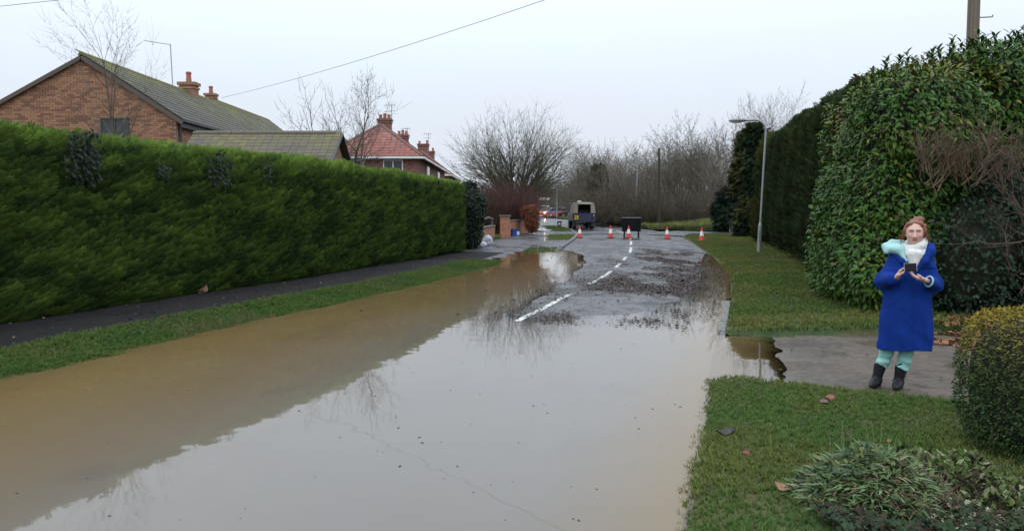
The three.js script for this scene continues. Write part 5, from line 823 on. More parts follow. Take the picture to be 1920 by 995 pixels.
bag(onGround(900, 463), 0.3, 0.16, 0.2, 'white plastic bag lying flat by the first brick wall', 3); bag(onGround(915, 459), 0.26, 0.27, 0.22, 'crumpled grey-white plastic bag standing by the first brick wall', 7, [0.45, 0.46, 0.52]); bag(onGround(1012, 434), 0.3, 0.13, 0.2, 'white bag with rubbish at the foot of the fingerpost', 11, [0.6, 0.55, 0.52]);
// ---------------------------------------------------------------- vehicles; each is built facing -z (its rear towards +z), wheels on y = 0
const tyreMat = mat(0.015, 0.015, 0.016, 0.8), rimMat = mat(0.45, 0.46, 0.48, 0.35, { metalness: 0.7 }), autoGlass = mat(0.012, 0.014, 0.016, 0.05, { ior: 1.5 }), trimMat = mat(0.02, 0.02, 0.022, 0.6), redLens = mat(0.35, 0.02, 0.02, 0.25), clearLens = mat(0.7, 0.72, 0.74, 0.12);
function wheel(parent, x, y, z, r, w, rim = rimMat) {
  const t = part(parent, 'wheel', new THREE.LatheGeometry([[r * 0.6, -w / 2], [r * 0.9, -w / 2], [r, -w * 0.36], [r, w * 0.36], [r * 0.9, w / 2], [r * 0.6, w / 2]].map((v) => new THREE.Vector2(...v)), 26).rotateZ(Math.PI / 2), tyreMat); t.position.set(x, y, z);
  part(t, 'rim', join(new THREE.CylinderGeometry(r * 0.6, r * 0.6, w * 0.8, 22).rotateZ(Math.PI / 2), new THREE.CylinderGeometry(r * 0.16, r * 0.16, w * 0.95, 12).rotateZ(Math.PI / 2), ...[0, 1, 2, 3, 4].map((i) => box(w * 0.9, r * 0.16, r * 0.5, 0, 0, r * 0.3).rotateX(i * 1.2566))), rim); return t;
}
function profile(pts, w, bevel) { const s = new THREE.Shape(); pts.forEach(([z, y], i) => (i ? s.lineTo(z, y) : s.moveTo(z, y))); return new THREE.ExtrudeGeometry(s, { depth: w - 2 * bevel, bevelEnabled: true, bevelThickness: bevel, bevelSize: bevel, bevelSegments: 3 }).translate(0, 0, -(w - 2 * bevel) / 2).rotateY(-Math.PI / 2); }   // shape x becomes z
function car(name, label, p, yaw, paint, o = {}) {
  const t = thing(name, label, o.cat ?? 'car', p, yaw, o.group), L = o.L ?? 4.2, W = o.W ?? 1.74, H = o.H ?? 1.48, b = o.belt ?? 0.88, f = -L / 2, k = L / 2, wr = o.wr ?? 0.31, clr = 0.2;
  const arch = (z) => [[z - wr - 0.07, clr], [z - wr * 0.75, clr + wr * 0.85], [z, clr + wr * 1.2], [z + wr * 0.75, clr + wr * 0.85], [z + wr + 0.07, clr]], fz = f + L * 0.19, bz_ = k - L * 0.2, pm = mat(...paint, 0.3, { clearcoat: 1, clearcoatRoughness: 0.08 });
  const body = part(t, 'body', profile([[f + 0.05, clr + 0.05], ...arch(fz), ...arch(bz_), [k - 0.05, clr + 0.08], [k, b - 0.18], [k - 0.08, b], [f + L * (o.bonnet ?? 0.27), b], [f + 0.16, b - 0.16], [f, b - 0.34]], W, 0.05), pm);
  const wf = f + L * (o.bonnet ?? 0.27), rt = o.boxy ? k - 0.1 : k - L * 0.14;
  part(t, 'windows', profile([[wf + 0.02, b - 0.02], [k - 0.1, b - 0.02], [rt - 0.02, H - 0.09], [wf + L * 0.16, H - 0.09]], W - 0.24, 0.05), autoGlass);
  part(t, 'roof', new RoundedBoxGeometry(W - 0.3, 0.08, rt - wf - L * 0.16 + 0.12, 3, 0.035).translate(0, H - 0.05, (rt + wf + L * 0.16) / 2), o.roof ? mat(...o.roof, 0.35) : pm);
  const pl = []; for (const s of [-1, 1]) for (const [z0, z1] of [[wf, wf + L * 0.16], [k - 0.1, rt], [(wf + k) / 2, (wf + k) / 2 + 0.02]]) pl.push(bar(v3(s * (W / 2 - 0.11), b - 0.02, z0), v3(s * (W / 2 - 0.17), H - 0.07, z1), 0.035, 0.03, 6)); part(t, 'pillars', join(pl), pm);
  for (const s of [-1, 1]) for (const z of [fz, bz_]) wheel(t, s * (W / 2 - 0.11), wr, z, wr, 0.2);
  for (const s of [-1, 1]) { part(t, 'headlight', new RoundedBoxGeometry(0.34, 0.16, 0.2, 3, 0.06).translate(s * (W / 2 - 0.27), b - 0.27, f + 0.08), clearLens); part(t, 'tail_light', new RoundedBoxGeometry(0.2, 0.26, 0.1, 3, 0.03).translate(s * (W / 2 - 0.16), b - 0.16, k - 0.05), redLens); part(t, 'mirror', new RoundedBoxGeometry(0.2, 0.13, 0.12, 3, 0.05).translate(s * (W / 2 + 0.06), b + 0.08, wf + 0.4), pm); }
  part(t, 'grille', box(W * 0.45, 0.12, 0.04, 0, b - 0.34, f - 0.02, 0.015), trimMat); part(t, 'front_bumper', new RoundedBoxGeometry(W - 0.06, 0.2, 0.14, 3, 0.05).translate(0, clr + 0.16, f + 0.01), o.bumper ? mat(...o.bumper, 0.4) : trimMat); part(t, 'rear_bumper', new RoundedBoxGeometry(W - 0.06, 0.2, 0.14, 3, 0.05).translate(0, clr + 0.18, k - 0.01), trimMat); part(t, 'number_plate', box(0.5, 0.11, 0.012, 0, clr + 0.2, f - 0.068), whiteMat);
  return t;
}
const farY = (d) => crown(d) + 0.05;
{ // oncoming vehicle with its lamp lit
  const p = at(1017, 408, 116); p.y = farY(116); const yaw = Math.PI - 0.15;
  const t = car('pickup_truck', 'oncoming white and orange vehicle with a lit headlamp by the fingerpost', p, yaw, [0.5, 0.13, 0.05], { cat: 'truck', H: 1.95, belt: 1.12, L: 4.7, W: 1.85, wr: 0.38, roof: [0.6, 0.62, 0.64], boxy: true, bonnet: 0.3 });
  const m = part(t, 'lit_headlamp', new THREE.CylinderGeometry(0.13, 0.13, 0.05, 16).rotateX(Math.PI / 2).translate(-0.62, 0.86, -2.4), new THREE.MeshStandardMaterial({ color: rgb(1, 0.9, 0.7), emissive: rgb(1, 0.72, 0.42), emissiveIntensity: 3.5 }));
  const l = new THREE.SpotLight(new THREE.Color(1, 0.8, 0.55), 10, 0, 0.4, 0.6, 2); l.position.set(-0.62, 0.86, -2.5); l.target.position.set(-0.62, 0.4, -12); l.castShadow = true; l.name = 'headlamp_light'; t.add(l, l.target);
}
const PC = 'cars parked along the verge of the far road';
for (const [px, d, yaw, paint, label, o] of [
  [1037, 138, 0.3, [0.5, 0.51, 0.53], 'silver-grey car half hidden behind the oncoming orange vehicle', {}],
  [1043, 131, 0.9, [0.05, 0.055, 0.065], 'dark car left of the blue one in the far row', {}],
  [1051, 126, 1.0, [0.03, 0.09, 0.33], 'blue car in the far parked row', { H: 1.6 }],
  [1062, 122, 1.05, [0.36, 0.03, 0.035], 'red car in the far parked row', {}],
  [1075, 118, 1.1, [0.018, 0.018, 0.02], 'black car just left of the canvas-topped vehicle', {}],
  [1125, 88, 2.6, [0.09, 0.04, 0.06], 'dark plum car just right of the canvas-topped vehicle', { H: 1.5 }]]) {
  const p = at(px, 405, d); p.y = farY(d) + 0.12; car('parked_car', label, p, yaw, paint, { group: PC, ...o });
}
// the canvas-topped off-roader, seen from behind
{
  const p = onGround(1095.5, 430), t = thing('off_road_vehicle', 'navy off-road vehicle with tan canvas top seen from behind the cones', 'vehicle', p, 0.04), navy = mat(0.022, 0.028, 0.06, 0.4), canvas = mat(0.27, 0.25, 0.2, 0.95), W = 1.68;
  const bz0 = 0, tub = part(t, 'body', join(new RoundedBoxGeometry(W, 0.6, 3.4, 3, 0.05).translate(0, 0.92, -1.75), new RoundedBoxGeometry(W - 0.1, 0.34, 1.05, 3, 0.06).translate(0, 1.0, -3.55), box(W + 0.06, 0.06, 0.85, 0, 0.92, -0.75, 0.02), box(W + 0.06, 0.06, 0.85, 0, 0.92, -3.35, 0.02)), navy);
  const tg = part(t, 'tailgate', new RoundedBoxGeometry(1.02, 0.56, 0.05, 3, 0.015).translate(0, 0.93, 0.0), mat(0.028, 0.034, 0.07, 0.42)); part(tg, 'handle', box(0.16, 0.035, 0.04, 0, 1.15, 0.035, 0.01), trimMat); part(tg, 'hinge', join(box(0.05, 0.12, 0.04, -0.4, 0.7, 0.03), box(0.05, 0.12, 0.04, 0.4, 0.7, 0.03)), trimMat);
  // canvas: sides, roof, rear pillars round an open back
  const side = (s) => { const a = [[s * W / 2, 1.22], [s * (W / 2 - 0.05), 1.7], [s * (W / 2 - 0.14), 1.97]], P = [], I = []; for (let i = 0; i <= 12; i++) { const z = -i / 12 * 2.2, b = 0.02 * Math.sin(i * 1.05); a.forEach(([x, y], j) => P.push(x + s * b * (j === 1 ? 1 : 0.2), y, z)); } for (let i = 0; i < 12; i++) for (let j = 0; j < 2; j++) { const k = i * 3 + j; I.push(k, k + 1, k + 3, k + 1, k + 4, k + 3); } return geoOf(P, I); };
  part(t, 'canvas_side', side(-1), canvas); part(t, 'canvas_side', side(1), canvas);
  { const P = [], I = []; for (let i = 0; i <= 12; i++) for (let j = 0; j <= 8; j++) { const u = j / 4 - 1, z = 0.02 - i / 12 * 2.25; P.push(u * (W / 2 - 0.13), 1.97 + 0.09 * (1 - u * u) + 0.015 * Math.sin(i * 1.57) * (1 - u * u), z); } for (let i = 0; i < 12; i++) for (let j = 0; j < 8; j++) { const k = i * 9 + j; I.push(k, k + 1, k + 9, k + 1, k + 10, k + 9); } part(t, 'canvas_roof', geoOf(P, I), canvas); }
  const post = (s) => new THREE.ExtrudeGeometry(new THREE.Shape([[s * W / 2, 1.22], [s * (W / 2 - 0.05), 1.7], [s * (W / 2 - 0.14), 1.98], [s * 0.47, 2.0], [s * 0.5, 1.22]].map((q) => new THREE.Vector2(...q))), { depth: 0.03, bevelEnabled: false }); part(t, 'canvas_flap', post(-1), canvas); part(t, 'canvas_flap', post(1), canvas);
  { const P = []; for (let i = 0; i <= 8; i++) { const u = i / 4 - 1; P.push([u * 0.72, 2.0 + 0.07 * (1 - u * u)]); } const s = new THREE.Shape([...P, [0.6, 1.9], [-0.6, 1.9]].map((q) => new THREE.Vector2(...q))); part(t, 'canvas_header', new THREE.ExtrudeGeometry(s, { depth: 0.03, bevelEnabled: false }).translate(0, 0, 0.005), canvas); }
  part(t, 'rolled_flap', bar(v3(-0.5, 1.93, 0.06), v3(0.5, 1.93, 0.06), 0.055, 0.055, 10), mat(0.42, 0.4, 0.33, 0.9));
  part(t, 'cab', join(box(W - 0.14, 0.7, 0.05, 0, 1.58, -2.22), box(W - 0.1, 0.09, 1.0, 0, 1.98, -2.7, 0.03)), navy); part(t, 'windscreen', box(W - 0.3, 0.42, 0.03, 0, 1.6, -3.05), autoGlass);
  part(t, 'seat', join(box(0.5, 0.6, 0.12, -0.4, 1.4, -2.05, 0.05), box(0.5, 0.6, 0.12, 0.4, 1.4, -2.05, 0.05)), trimMat); part(t, 'spare_gear', join(box(1.1, 0.22, 0.5, 0, 1.33, -0.8, 0.06), box(0.4, 0.4, 0.3, -0.25, 1.42, -1.3, 0.06)), mat(0.02, 0.022, 0.03, 0.8));
  part(t, 'roof_lamp', new RoundedBoxGeometry(0.3, 0.1, 0.2, 3, 0.04).translate(-0.35, 2.1, -0.25), mat(0.75, 0.62, 0.5, 0.3));
  part(t, 'chassis', join(box(0.1, 0.14, 3.9, -0.42, 0.58, -2.0), box(0.1, 0.14, 3.9, 0.42, 0.58, -2.0), box(W - 0.1, 0.12, 0.1, 0, 0.6, 0.05, 0.02), bar(v3(-0.7, 0.4, -0.75), v3(0.7, 0.4, -0.75), 0.06), new THREE.SphereGeometry(0.15, 12, 10).translate(0.15, 0.4, -0.75), box(0.12, 0.14, 0.16, 0, 0.52, 0.12)), trimMat);
  for (const s of [-1, 1]) { part(t, 'bumperette', box(0.3, 0.14, 0.12, s * 0.66, 0.6, 0.06, 0.02), trimMat); part(t, 'mud_flap', box(0.28, 0.36, 0.02, s * 0.68, 0.42, -0.24), mat(0.06, 0.06, 0.06, 0.8)); part(t, 'tail_light', new THREE.CylinderGeometry(0.045, 0.045, 0.05, 12).rotateX(Math.PI / 2).translate(s * 0.72, 0.93, 0.03), redLens); part(t, 'indicator', new THREE.CylinderGeometry(0.04, 0.04, 0.05, 12).rotateX(Math.PI / 2).translate(s * 0.72, 1.06, 0.03), s > 0 ? clearLens : mat(0.5, 0.16, 0.02, 0.3)); for (const z of [-0.75, -3.35]) wheel(t, s * 0.67, 0.39, z, 0.39, 0.24, mat(0.05, 0.055, 0.07, 0.5)); }
  part(t, 'yellow_plate', box(0.3, 0.3, 0.012, -0.6, 0.9, 0.032, 0.004), mat(0.62, 0.42, 0.02, 0.5)); part(t, 'plate_mark', join(box(0.06, 0.16, 0.006, -0.62, 0.91, 0.041), box(0.12, 0.05, 0.006, -0.58, 0.86, 0.041)), trimMat);
}
// ---------------------------------------------------------------- the woman: signed distances meshed with surface nets
function meshSDF(f, lo, hi, h, col) {
  const nx = Math.ceil((hi[0] - lo[0]) / h) + 1, ny = Math.ceil((hi[1] - lo[1]) / h) + 1, nz = Math.ceil((hi[2] - lo[2]) / h) + 1, V = new Float32Array(nx * ny * nz), id = new Int32Array(nx * ny * nz).fill(-1), at3 = (i, j, k) => i + nx * (j + ny * k);
  for (let k = 0; k < nz; k++) for (let j = 0; j < ny; j++) for (let i = 0; i < nx; i++) V[at3(i, j, k)] = f(lo[0] + i * h, lo[1] + j * h, lo[2] + k * h);
  const P = [], N = [], C = [], I = [], U = [], E = [[0, 1], [2, 3], [4, 5], [6, 7], [0, 2], [1, 3], [4, 6], [5, 7], [0, 4], [1, 5], [2, 6], [3, 7]];
  for (let k = 0; k < nz - 1; k++) for (let j = 0; j < ny - 1; j++) for (let i = 0; i < nx - 1; i++) {
    const c = []; let m = 0; for (let q = 0; q < 8; q++) { const v = V[at3(i + (q & 1), j + ((q >> 1) & 1), k + (q >> 2))]; c.push(v); if (v < 0) m++; } if (m === 0 || m === 8) continue;
    let x = 0, y = 0, z = 0, n = 0; for (const [a, b] of E) if ((c[a] < 0) !== (c[b] < 0)) { const t = c[a] / (c[a] - c[b]); x += (a & 1) + t * ((b & 1) - (a & 1)); y += ((a >> 1) & 1) + t * (((b >> 1) & 1) - ((a >> 1) & 1)); z += (a >> 2) + t * ((b >> 2) - (a >> 2)); n++; }
    const p = [lo[0] + (i + x / n) * h, lo[1] + (j + y / n) * h, lo[2] + (k + z / n) * h]; id[at3(i, j, k)] = P.length / 3; P.push(...p); const e = h * 0.5, g = [f(p[0] + e, p[1], p[2]) - f(p[0] - e, p[1], p[2]), f(p[0], p[1] + e, p[2]) - f(p[0], p[1] - e, p[2]), f(p[0], p[1], p[2] + e) - f(p[0], p[1], p[2] - e)], L = Math.hypot(...g) || 1; N.push(g[0] / L, g[1] / L, g[2] / L); U.push(p[0] + 0.6 * p[2], p[1]); if (col) C.push(...col(p, g.map((q) => q / L)));
  }
  for (let k = 1; k < nz - 1; k++) for (let j = 1; j < ny - 1; j++) for (let i = 1; i < nx - 1; i++) {
    const a = V[at3(i, j, k)] < 0; const q = (A, B, Cc, D, flip) => { if (flip) I.push(A, B, Cc, A, Cc, D); else I.push(A, Cc, B, A, D, Cc); };
    if (a !== (V[at3(i + 1, j, k)] < 0)) q(id[at3(i, j - 1, k - 1)], id[at3(i, j, k - 1)], id[at3(i, j, k)], id[at3(i, j - 1, k)], a);
    if (a !== (V[at3(i, j + 1, k)] < 0)) q(id[at3(i - 1, j, k - 1)], id[at3(i - 1, j, k)], id[at3(i, j, k)], id[at3(i, j, k - 1)], a);
    if (a !== (V[at3(i, j, k + 1)] < 0)) q(id[at3(i - 1, j - 1, k)], id[at3(i, j - 1, k)], id[at3(i, j, k)], id[at3(i - 1, j, k)], a);
  }
  return geoOf(P, I, { normal: N, uv: U, color: col ? C : undefined });
}
const cap = (a, b, ra, rb) => { const d = [b[0] - a[0], b[1] - a[1], b[2] - a[2]], dd = d[0] * d[0] + d[1] * d[1] + d[2] * d[2] || 1e-9; return (x, y, z) => { const px = x - a[0], py = y - a[1], pz = z - a[2], t = clamp((px * d[0] + py * d[1] + pz * d[2]) / dd); return Math.hypot(px - d[0] * t, py - d[1] * t, pz - d[2] * t) - mix(ra, rb, t); }; };
const ell = (c, r) => (x, y, z) => { const a = (x - c[0]) / r[0], b = (y - c[1]) / r[1], d = (z - c[2]) / r[2], k0 = Math.hypot(a, b, d), k1 = Math.hypot(a / r[0], b / r[1], d / r[2]); return k1 < 1e-9 ? -Math.min(...r) : k0 * (k0 - 1) / k1; };
const smin = (a, b, k) => { const h = Math.max(k - Math.abs(a - b), 0) / k; return Math.min(a, b) - h * h * k / 4; };
const blend = (k, ...fs) => (x, y, z) => { let m = fs[0](x, y, z); for (let i = 1; i < fs.length; i++) m = smin(m, fs[i](x, y, z), k); return m; };
const carve = (f, g, k = 0.004) => (x, y, z) => -smin(-f(x, y, z), g(x, y, z), k);
const chain = (pts, rs, k) => blend(k, ...pts.slice(1).map((p, i) => cap(pts[i], p, rs[i], rs[i + 1])));
{
  const spot = onGround(1690, 729), yaw = Math.atan2(-spot.x, -spot.z) ;
  const who = thing('person', 'woman in long blue coat, white scarf and black boots looking up from her phone', 'person', v3(spot.x, 0.028, spot.z), Math.atan2(0 - spot.x, 0 - spot.z) + 0.02);
  // hands: wrist, direction of the fingers, palm normal, side of the thumb
  const V = (a) => v3(...a), A = (v) => [v.x, v.y, v.z];
  function hand(W, D, Nn, S, curls, spread, thumbIn) {
    D = V(D).normalize(); Nn = V(Nn); Nn.addScaledVector(D, -Nn.dot(D)).normalize(); const T = D.clone().cross(Nn); if (T.dot(V(S)) < 0) T.negate(); const w = V(W), fs = [], lens = [0.92, 1.04, 0.97, 0.76];
    const at4 = (d, s, n) => w.clone().addScaledVector(D, d).addScaledVector(T, s).addScaledVector(Nn, n);
    for (let i = 0; i < 4; i++) {
      const s = 0.03 - 0.0205 * i, k = at4(0.084 - 0.004 * Math.abs(i - 1), s, 0), root = at4(0.008, s * 0.55, 0); fs.push([cap(A(root), A(k), 0.0155, 0.0115), 0.02]);
      let p = k, a = 0; const pts = [k], seg = [0.041, 0.025, 0.021], cu = curls[i];
      for (let j = 0; j < 3; j++) { a += cu * [0.75, 1.0, 0.7][j]; p = p.clone().addScaledVector(D, Math.cos(a) * seg[j] * lens[i]).addScaledVector(Nn, Math.sin(a) * seg[j] * lens[i]).addScaledVector(T, spread * (1.5 - i) * 0.006); pts.push(p); }
      fs.push([chain(pts.map(A), [0.0096, 0.0086, 0.0078, 0.0062], 0.004), 0.007]);
    }
    const t0 = at4(0.02, 0.026, 0.004), t1 = at4(0.052, 0.052, 0.012 + thumbIn * 0.4), t2 = at4(0.082, 0.056, 0.02 + thumbIn), t3 = at4(0.104, 0.048, 0.024 + thumbIn * 1.3);
    fs.push([chain([t0, t1, t2, t3].map(A), [0.0155, 0.0125, 0.0095, 0.0072], 0.008), 0.012]);
    return (x, y, z) => { let m = fs[0][0](x, y, z); for (let i = 1; i < fs.length; i++) m = smin(m, fs[i][0](x, y, z), fs[i][1]); return m; };
  }
  const wl = [-0.075, 1.085, 0.235], wr = [0.165, 1.07, 0.225];
  const lh = hand(wl, [0.42, 0.78, 0.2], [0.75, -0.3, 0.25], [0.1, 0.4, 1], [0.42, 0.52, 0.6, 0.7], 0.4, 0.012), rh = hand(wr, [-0.86, 0.3, 0.28], [-0.1, 0.9, 0.2], [0, 0.2, 1], [0.22, 0.26, 0.3, 0.36], 0.3, 0.01);
  // head: about 0.22 m tall, turned a touch to her right
  const hc = [0.068, 1.492, 0.03];
  const X = (p) => [hc[0] + p[0], hc[1] + p[1], hc[2] + p[2]];
  const skull = blend(0.04, ell(X([0, 0.035, -0.015]), [0.074, 0.087, 0.092]), ell(X([0, -0.012, 0.012]), [0.064, 0.082, 0.07]), cap(X([0, -0.085, 0.045]), X([0, -0.06, 0.03]), 0.024, 0.045));
  let head = blend(0.014, skull, cap(X([0, 0.018, 0.079]), X([0, -0.026, 0.099]), 0.008, 0.0115), cap(X([-0.011, -0.03, 0.088]), X([0.011, -0.03, 0.088]), 0.008, 0.008), cap(X([-0.04, 0.036, 0.066]), X([-0.014, 0.036, 0.077]), 0.008, 0.009), cap(X([0.04, 0.036, 0.066]), X([0.014, 0.036, 0.077]), 0.008, 0.009), ell(X([-0.037, -0.018, 0.058]), [0.023, 0.02, 0.017]), ell(X([0.037, -0.018, 0.058]), [0.023, 0.02, 0.017]));
  head = carve(head, ell(X([-0.029, 0.015, 0.083]), [0.017, 0.011, 0.014]), 0.012); head = carve(head, ell(X([0.029, 0.015, 0.083]), [0.017, 0.011, 0.014]), 0.012);
  head = blend(0.006, head, cap(X([-0.018, -0.0525, 0.073]), X([0.0, -0.05, 0.084]), 0.0035, 0.0055), cap(X([0.018, -0.0525, 0.073]), X([0.0, -0.05, 0.084]), 0.0035, 0.0055), cap(X([-0.016, -0.0615, 0.073]), X([0.016, -0.0615, 0.073]), 0.0045, 0.0045), cap(X([0, -0.0615, 0.079]), X([0, -0.063, 0.08]), 0.006, 0.006));
  head = carve(head, cap(X([-0.018, -0.0565, 0.083]), X([0.018, -0.0565, 0.083]), 0.003, 0.003), 0.003);
  head = blend(0.01, head, ...[-1, 1].map((s) => ell(X([s * 0.076, 0.005, -0.012]), [0.012, 0.03, 0.018])));
  const neckF = cap([0.06, 1.26, -0.005], [0.065, 1.42, 0.0], 0.058, 0.054);
  const headF = blend(0.02, head, neckF);
  const legs = [[[-0.06, 0.86, 0], [-0.105, 0.46, 0.02], [-0.2, 0.1, -0.01]], [[0.08, 0.86, 0], [0.05, 0.46, 0.02], [-0.01, 0.1, -0.01]]];
  const bodyF = blend(0.05, cap([0.02, 0.9, -0.01], [0.03, 1.05, -0.01], 0.13, 0.115), cap([0.03, 1.05, -0.01], [0.045, 1.24, -0.01], 0.115, 0.1), cap([-0.06, 1.25, -0.01], [0.14, 1.25, -0.01], 0.045, 0.045), neckF, ...legs.map((l) => chain(l, [0.085, 0.055, 0.036], 0.03)), chain([[-0.085, 1.235, -0.01], [-0.18, 1.04, 0.02], wl], [0.04, 0.036, 0.026], 0.02), chain([[0.165, 1.235, -0.01], [0.25, 1.02, 0.02], wr], [0.04, 0.036, 0.026], 0.02));
  const skin = (p) => { const n = fbm(p[0] * 40, p[1] * 40, p[2] * 40, 3), c = [0.6 + 0.05 * (n - 0.5), 0.36 + 0.05 * (n - 0.5), 0.29 + 0.04 * (n - 0.5)], q = [p[0] - hc[0], p[1] - hc[1], p[2] - hc[2]]; if (q[2] > 0.055 && Math.hypot(q[0] / 0.024, (q[1] + 0.057) / 0.0115) < 1) return [0.4, 0.13, 0.115]; if (q[2] > 0.04 && Math.abs(Math.abs(q[0]) - 0.029) < 0.019 && Math.abs(q[1] - 0.037 + 0.25 * Math.abs(Math.abs(q[0]) - 0.026)) < 0.0045) return [0.28, 0.13, 0.08]; if (q[2] > 0.03 && Math.abs(Math.abs(q[0]) - 0.04) < 0.022 && Math.abs(q[1] + 0.02) < 0.02) return [c[0], c[1] * 0.84, c[2] * 0.82]; return c; };
  const body = part(who, 'body', mergeGeometries([meshSDF(bodyF, [-0.42, 0.02, -0.2], [0.46, 1.42, 0.32], 0.016, skin), meshSDF(headF, [-0.06, 1.34, -0.12], [0.2, 1.66, 0.17], 0.004, skin), meshSDF(lh, [-0.15, 1.03, 0.15], [0.1, 1.32, 0.42], 0.0036, skin), meshSDF(rh, [-0.1, 1.0, 0.15], [0.25, 1.25, 0.42], 0.0036, skin)]), new THREE.MeshPhysicalMaterial({ vertexColors: true, roughness: 0.5 }));
  for (const s of [-1, 1]) { const e = part(who, 'eye', new THREE.SphereGeometry(0.0115, 16, 12).translate(...X([s * 0.029, 0.0145, 0.0655])), mat(0.55, 0.53, 0.5, 0.2)); part(e, 'iris', new THREE.SphereGeometry(0.0058, 14, 10).translate(...X([s * 0.029, 0.0145, 0.0722])), mat(0.04, 0.06, 0.08, 0.15)); const lid = new THREE.TorusGeometry(0.0135, 0.0024, 6, 12, Math.PI).scale(1, 0.6, 1).translate(...X([s * 0.029, 0.0155, 0.0745])); part(who, 'eyelid', lid, mat(0.3, 0.16, 0.12, 0.6)); }
  // hair drawn back into a bun, with loose waves at the sides
  const hn = (x, y, z) => 0.005 * Math.sin(x * 150 + 30 * y + 3 * fbm(x * 30, y * 30, z * 30, 2)) * 0.6 + 0.012 * (fbm(x * 32, y * 26, z * 32, 3) - 0.5);
  let hair = blend(0.02, ell(X([0.002, 0.046, -0.03]), [0.086, 0.088, 0.096]), ell(X([-0.076, 0.034, -0.014]), [0.017, 0.05, 0.04]), ell(X([0.08, 0.034, -0.014]), [0.021, 0.055, 0.042]), ell(X([0.078, -0.01, -0.035]), [0.012, 0.04, 0.02]), ell(X([0.03, 0.128, -0.055]), [0.05, 0.036, 0.05]), cap(X([-0.05, 0.09, 0.035]), X([0.05, 0.09, 0.035]), 0.02, 0.02));
  hair = carve(hair, ell(X([0, 0.014, 0.1]), [0.07, 0.09, 0.092]), 0.012);
  part(who, 'hair', meshSDF((x, y, z) => hair(x, y, z) + hn(x, y, z), [-0.09, 1.36, -0.18], [0.22, 1.69, 0.12], 0.0045, (p) => { const n = fbm(p[0] * 90, p[1] * 14, p[2] * 90, 3); return [0.2 * (0.5 + n), 0.062 * (0.5 + n), 0.032 * (0.5 + n)]; }), new THREE.MeshPhysicalMaterial({ vertexColors: true, roughness: 0.5 }));
  // loose strands
  { const st = [], r = rngOf(9); for (let i = 0; i < 26; i++) { const s = i % 2 ? 1 : -1, a = X([s * (0.08 + 0.02 * r()), 0.06 * (r() - 0.3), -0.01 + 0.03 * r()]), pts = [V(a)]; for (let k = 1; k < 5; k++) pts.push(V([a[0] + s * 0.01 * k * r() + 0.012 * (r() - 0.5), a[1] - 0.02 * k * (0.5 + r()), a[2] + 0.008 * (r() - 0.5)])); st.push(new THREE.TubeGeometry(new THREE.CatmullRomCurve3(pts), 8, 0.0014, 4)); } part(who, 'loose_hair', join(st), mat(0.2, 0.065, 0.035, 0.5), true); }
  // trousers and boots
  const trF = blend(0.03, ...legs.map((l, i) => chain([l[0], l[1], [mix(l[1][0], l[2][0], 0.72), 0.2, 0.005]], [0.09, 0.07, 0.056], 0.03)));
  part(who, 'trousers', meshSDF((x, y, z) => Math.max(trF(x, y, z), 0.205 - y - 0.015 * Math.sin(x * 40)) + 0.006 * Math.sin(y * 70 + 20 * x + 6 * fbm(x * 8, y * 8, z * 8, 2)) * sstep(0.42, 0.25, y), [-0.32, 0.16, -0.14], [0.22, 0.95, 0.16], 0.009), mat(0.27, 0.55, 0.5, 0.9, { bumpMap: nFine, bumpScale: 0.002 }));
  const bootMat = mat(0.014, 0.015, 0.019, 0.6, { specularIntensity: 0.6 });
  legs.forEach((l, i) => {
    const dx = i ? -0.03 : -0.05, an = [l[2][0] - 0.012, 0.075, -0.012], tp = [mix(l[1][0], l[2][0], 0.72), 0.265, 0.0], toe = [an[0] + dx, 0.035, 0.155];
    const f = blend(0.03, cap(tp, an, 0.063, 0.042), cap([an[0], 0.06, -0.02], [an[0] + dx * 0.5, 0.044, 0.07], 0.042, 0.036), cap([an[0] + dx * 0.5, 0.04, 0.07], toe, 0.036, 0.018), cap([an[0], 0.03, -0.035], [an[0], 0.05, -0.03], 0.04, 0.042));
    part(who, 'boot', meshSDF((x, y, z) => Math.max(f(x, y, z), -y + 0.012, y - 0.232 - 0.028 * Math.cos((x - tp[0]) * 30) * (z > 0 ? 1 : 0.3)) , [an[0] - 0.16, -0.02, -0.14], [an[0] + 0.2, 0.32, 0.24], 0.007), bootMat);
    part(who, 'boot_sole', meshSDF((x, y, z) => Math.max(f(x, y + 0.0, z) - 0.005, y - 0.018, -y), [an[0] - 0.16, -0.02, -0.14], [an[0] + 0.16, 0.06, 0.24], 0.006), mat(0.02, 0.018, 0.016, 0.8));
  });
  // the coat
  const knots = [[0.38, 0.015, 0.228, 0.16], [0.6, 0.02, 0.222, 0.16], [0.85, 0.025, 0.21, 0.152], [1.0, 0.03, 0.2, 0.142], [1.15, 0.036, 0.192, 0.132], [1.25, 0.042, 0.178, 0.115], [1.33, 0.045, 0.135, 0.095]].map((k) => k), kx = lerpKnots(knots.map((k) => [k[0], k[1]])), kw = lerpKnots(knots.map((k) => [k[0], k[2]])), kd = lerpKnots(knots.map((k) => [k[0], k[3]]));
  const torso = (x, y, z) => { const a = (x - kx(y)) / kw(y), b = (z + 0.005) / kd(y), p = 2.4, q = Math.pow(Math.pow(Math.abs(a), p) + Math.pow(Math.abs(b), p), 1 / p); return Math.max((q - 1) * Math.min(kw(y), kd(y)) * 0.9, y - 1.35); };
  const armL = chain([[-0.09, 1.235, -0.01], [-0.185, 1.035, 0.02], [-0.115, 1.068, 0.205]], [0.072, 0.066, 0.054], 0.05), armR = chain([[0.17, 1.235, -0.01], [0.255, 1.015, 0.02], [0.2, 1.058, 0.195]], [0.072, 0.066, 0.054], 0.05);
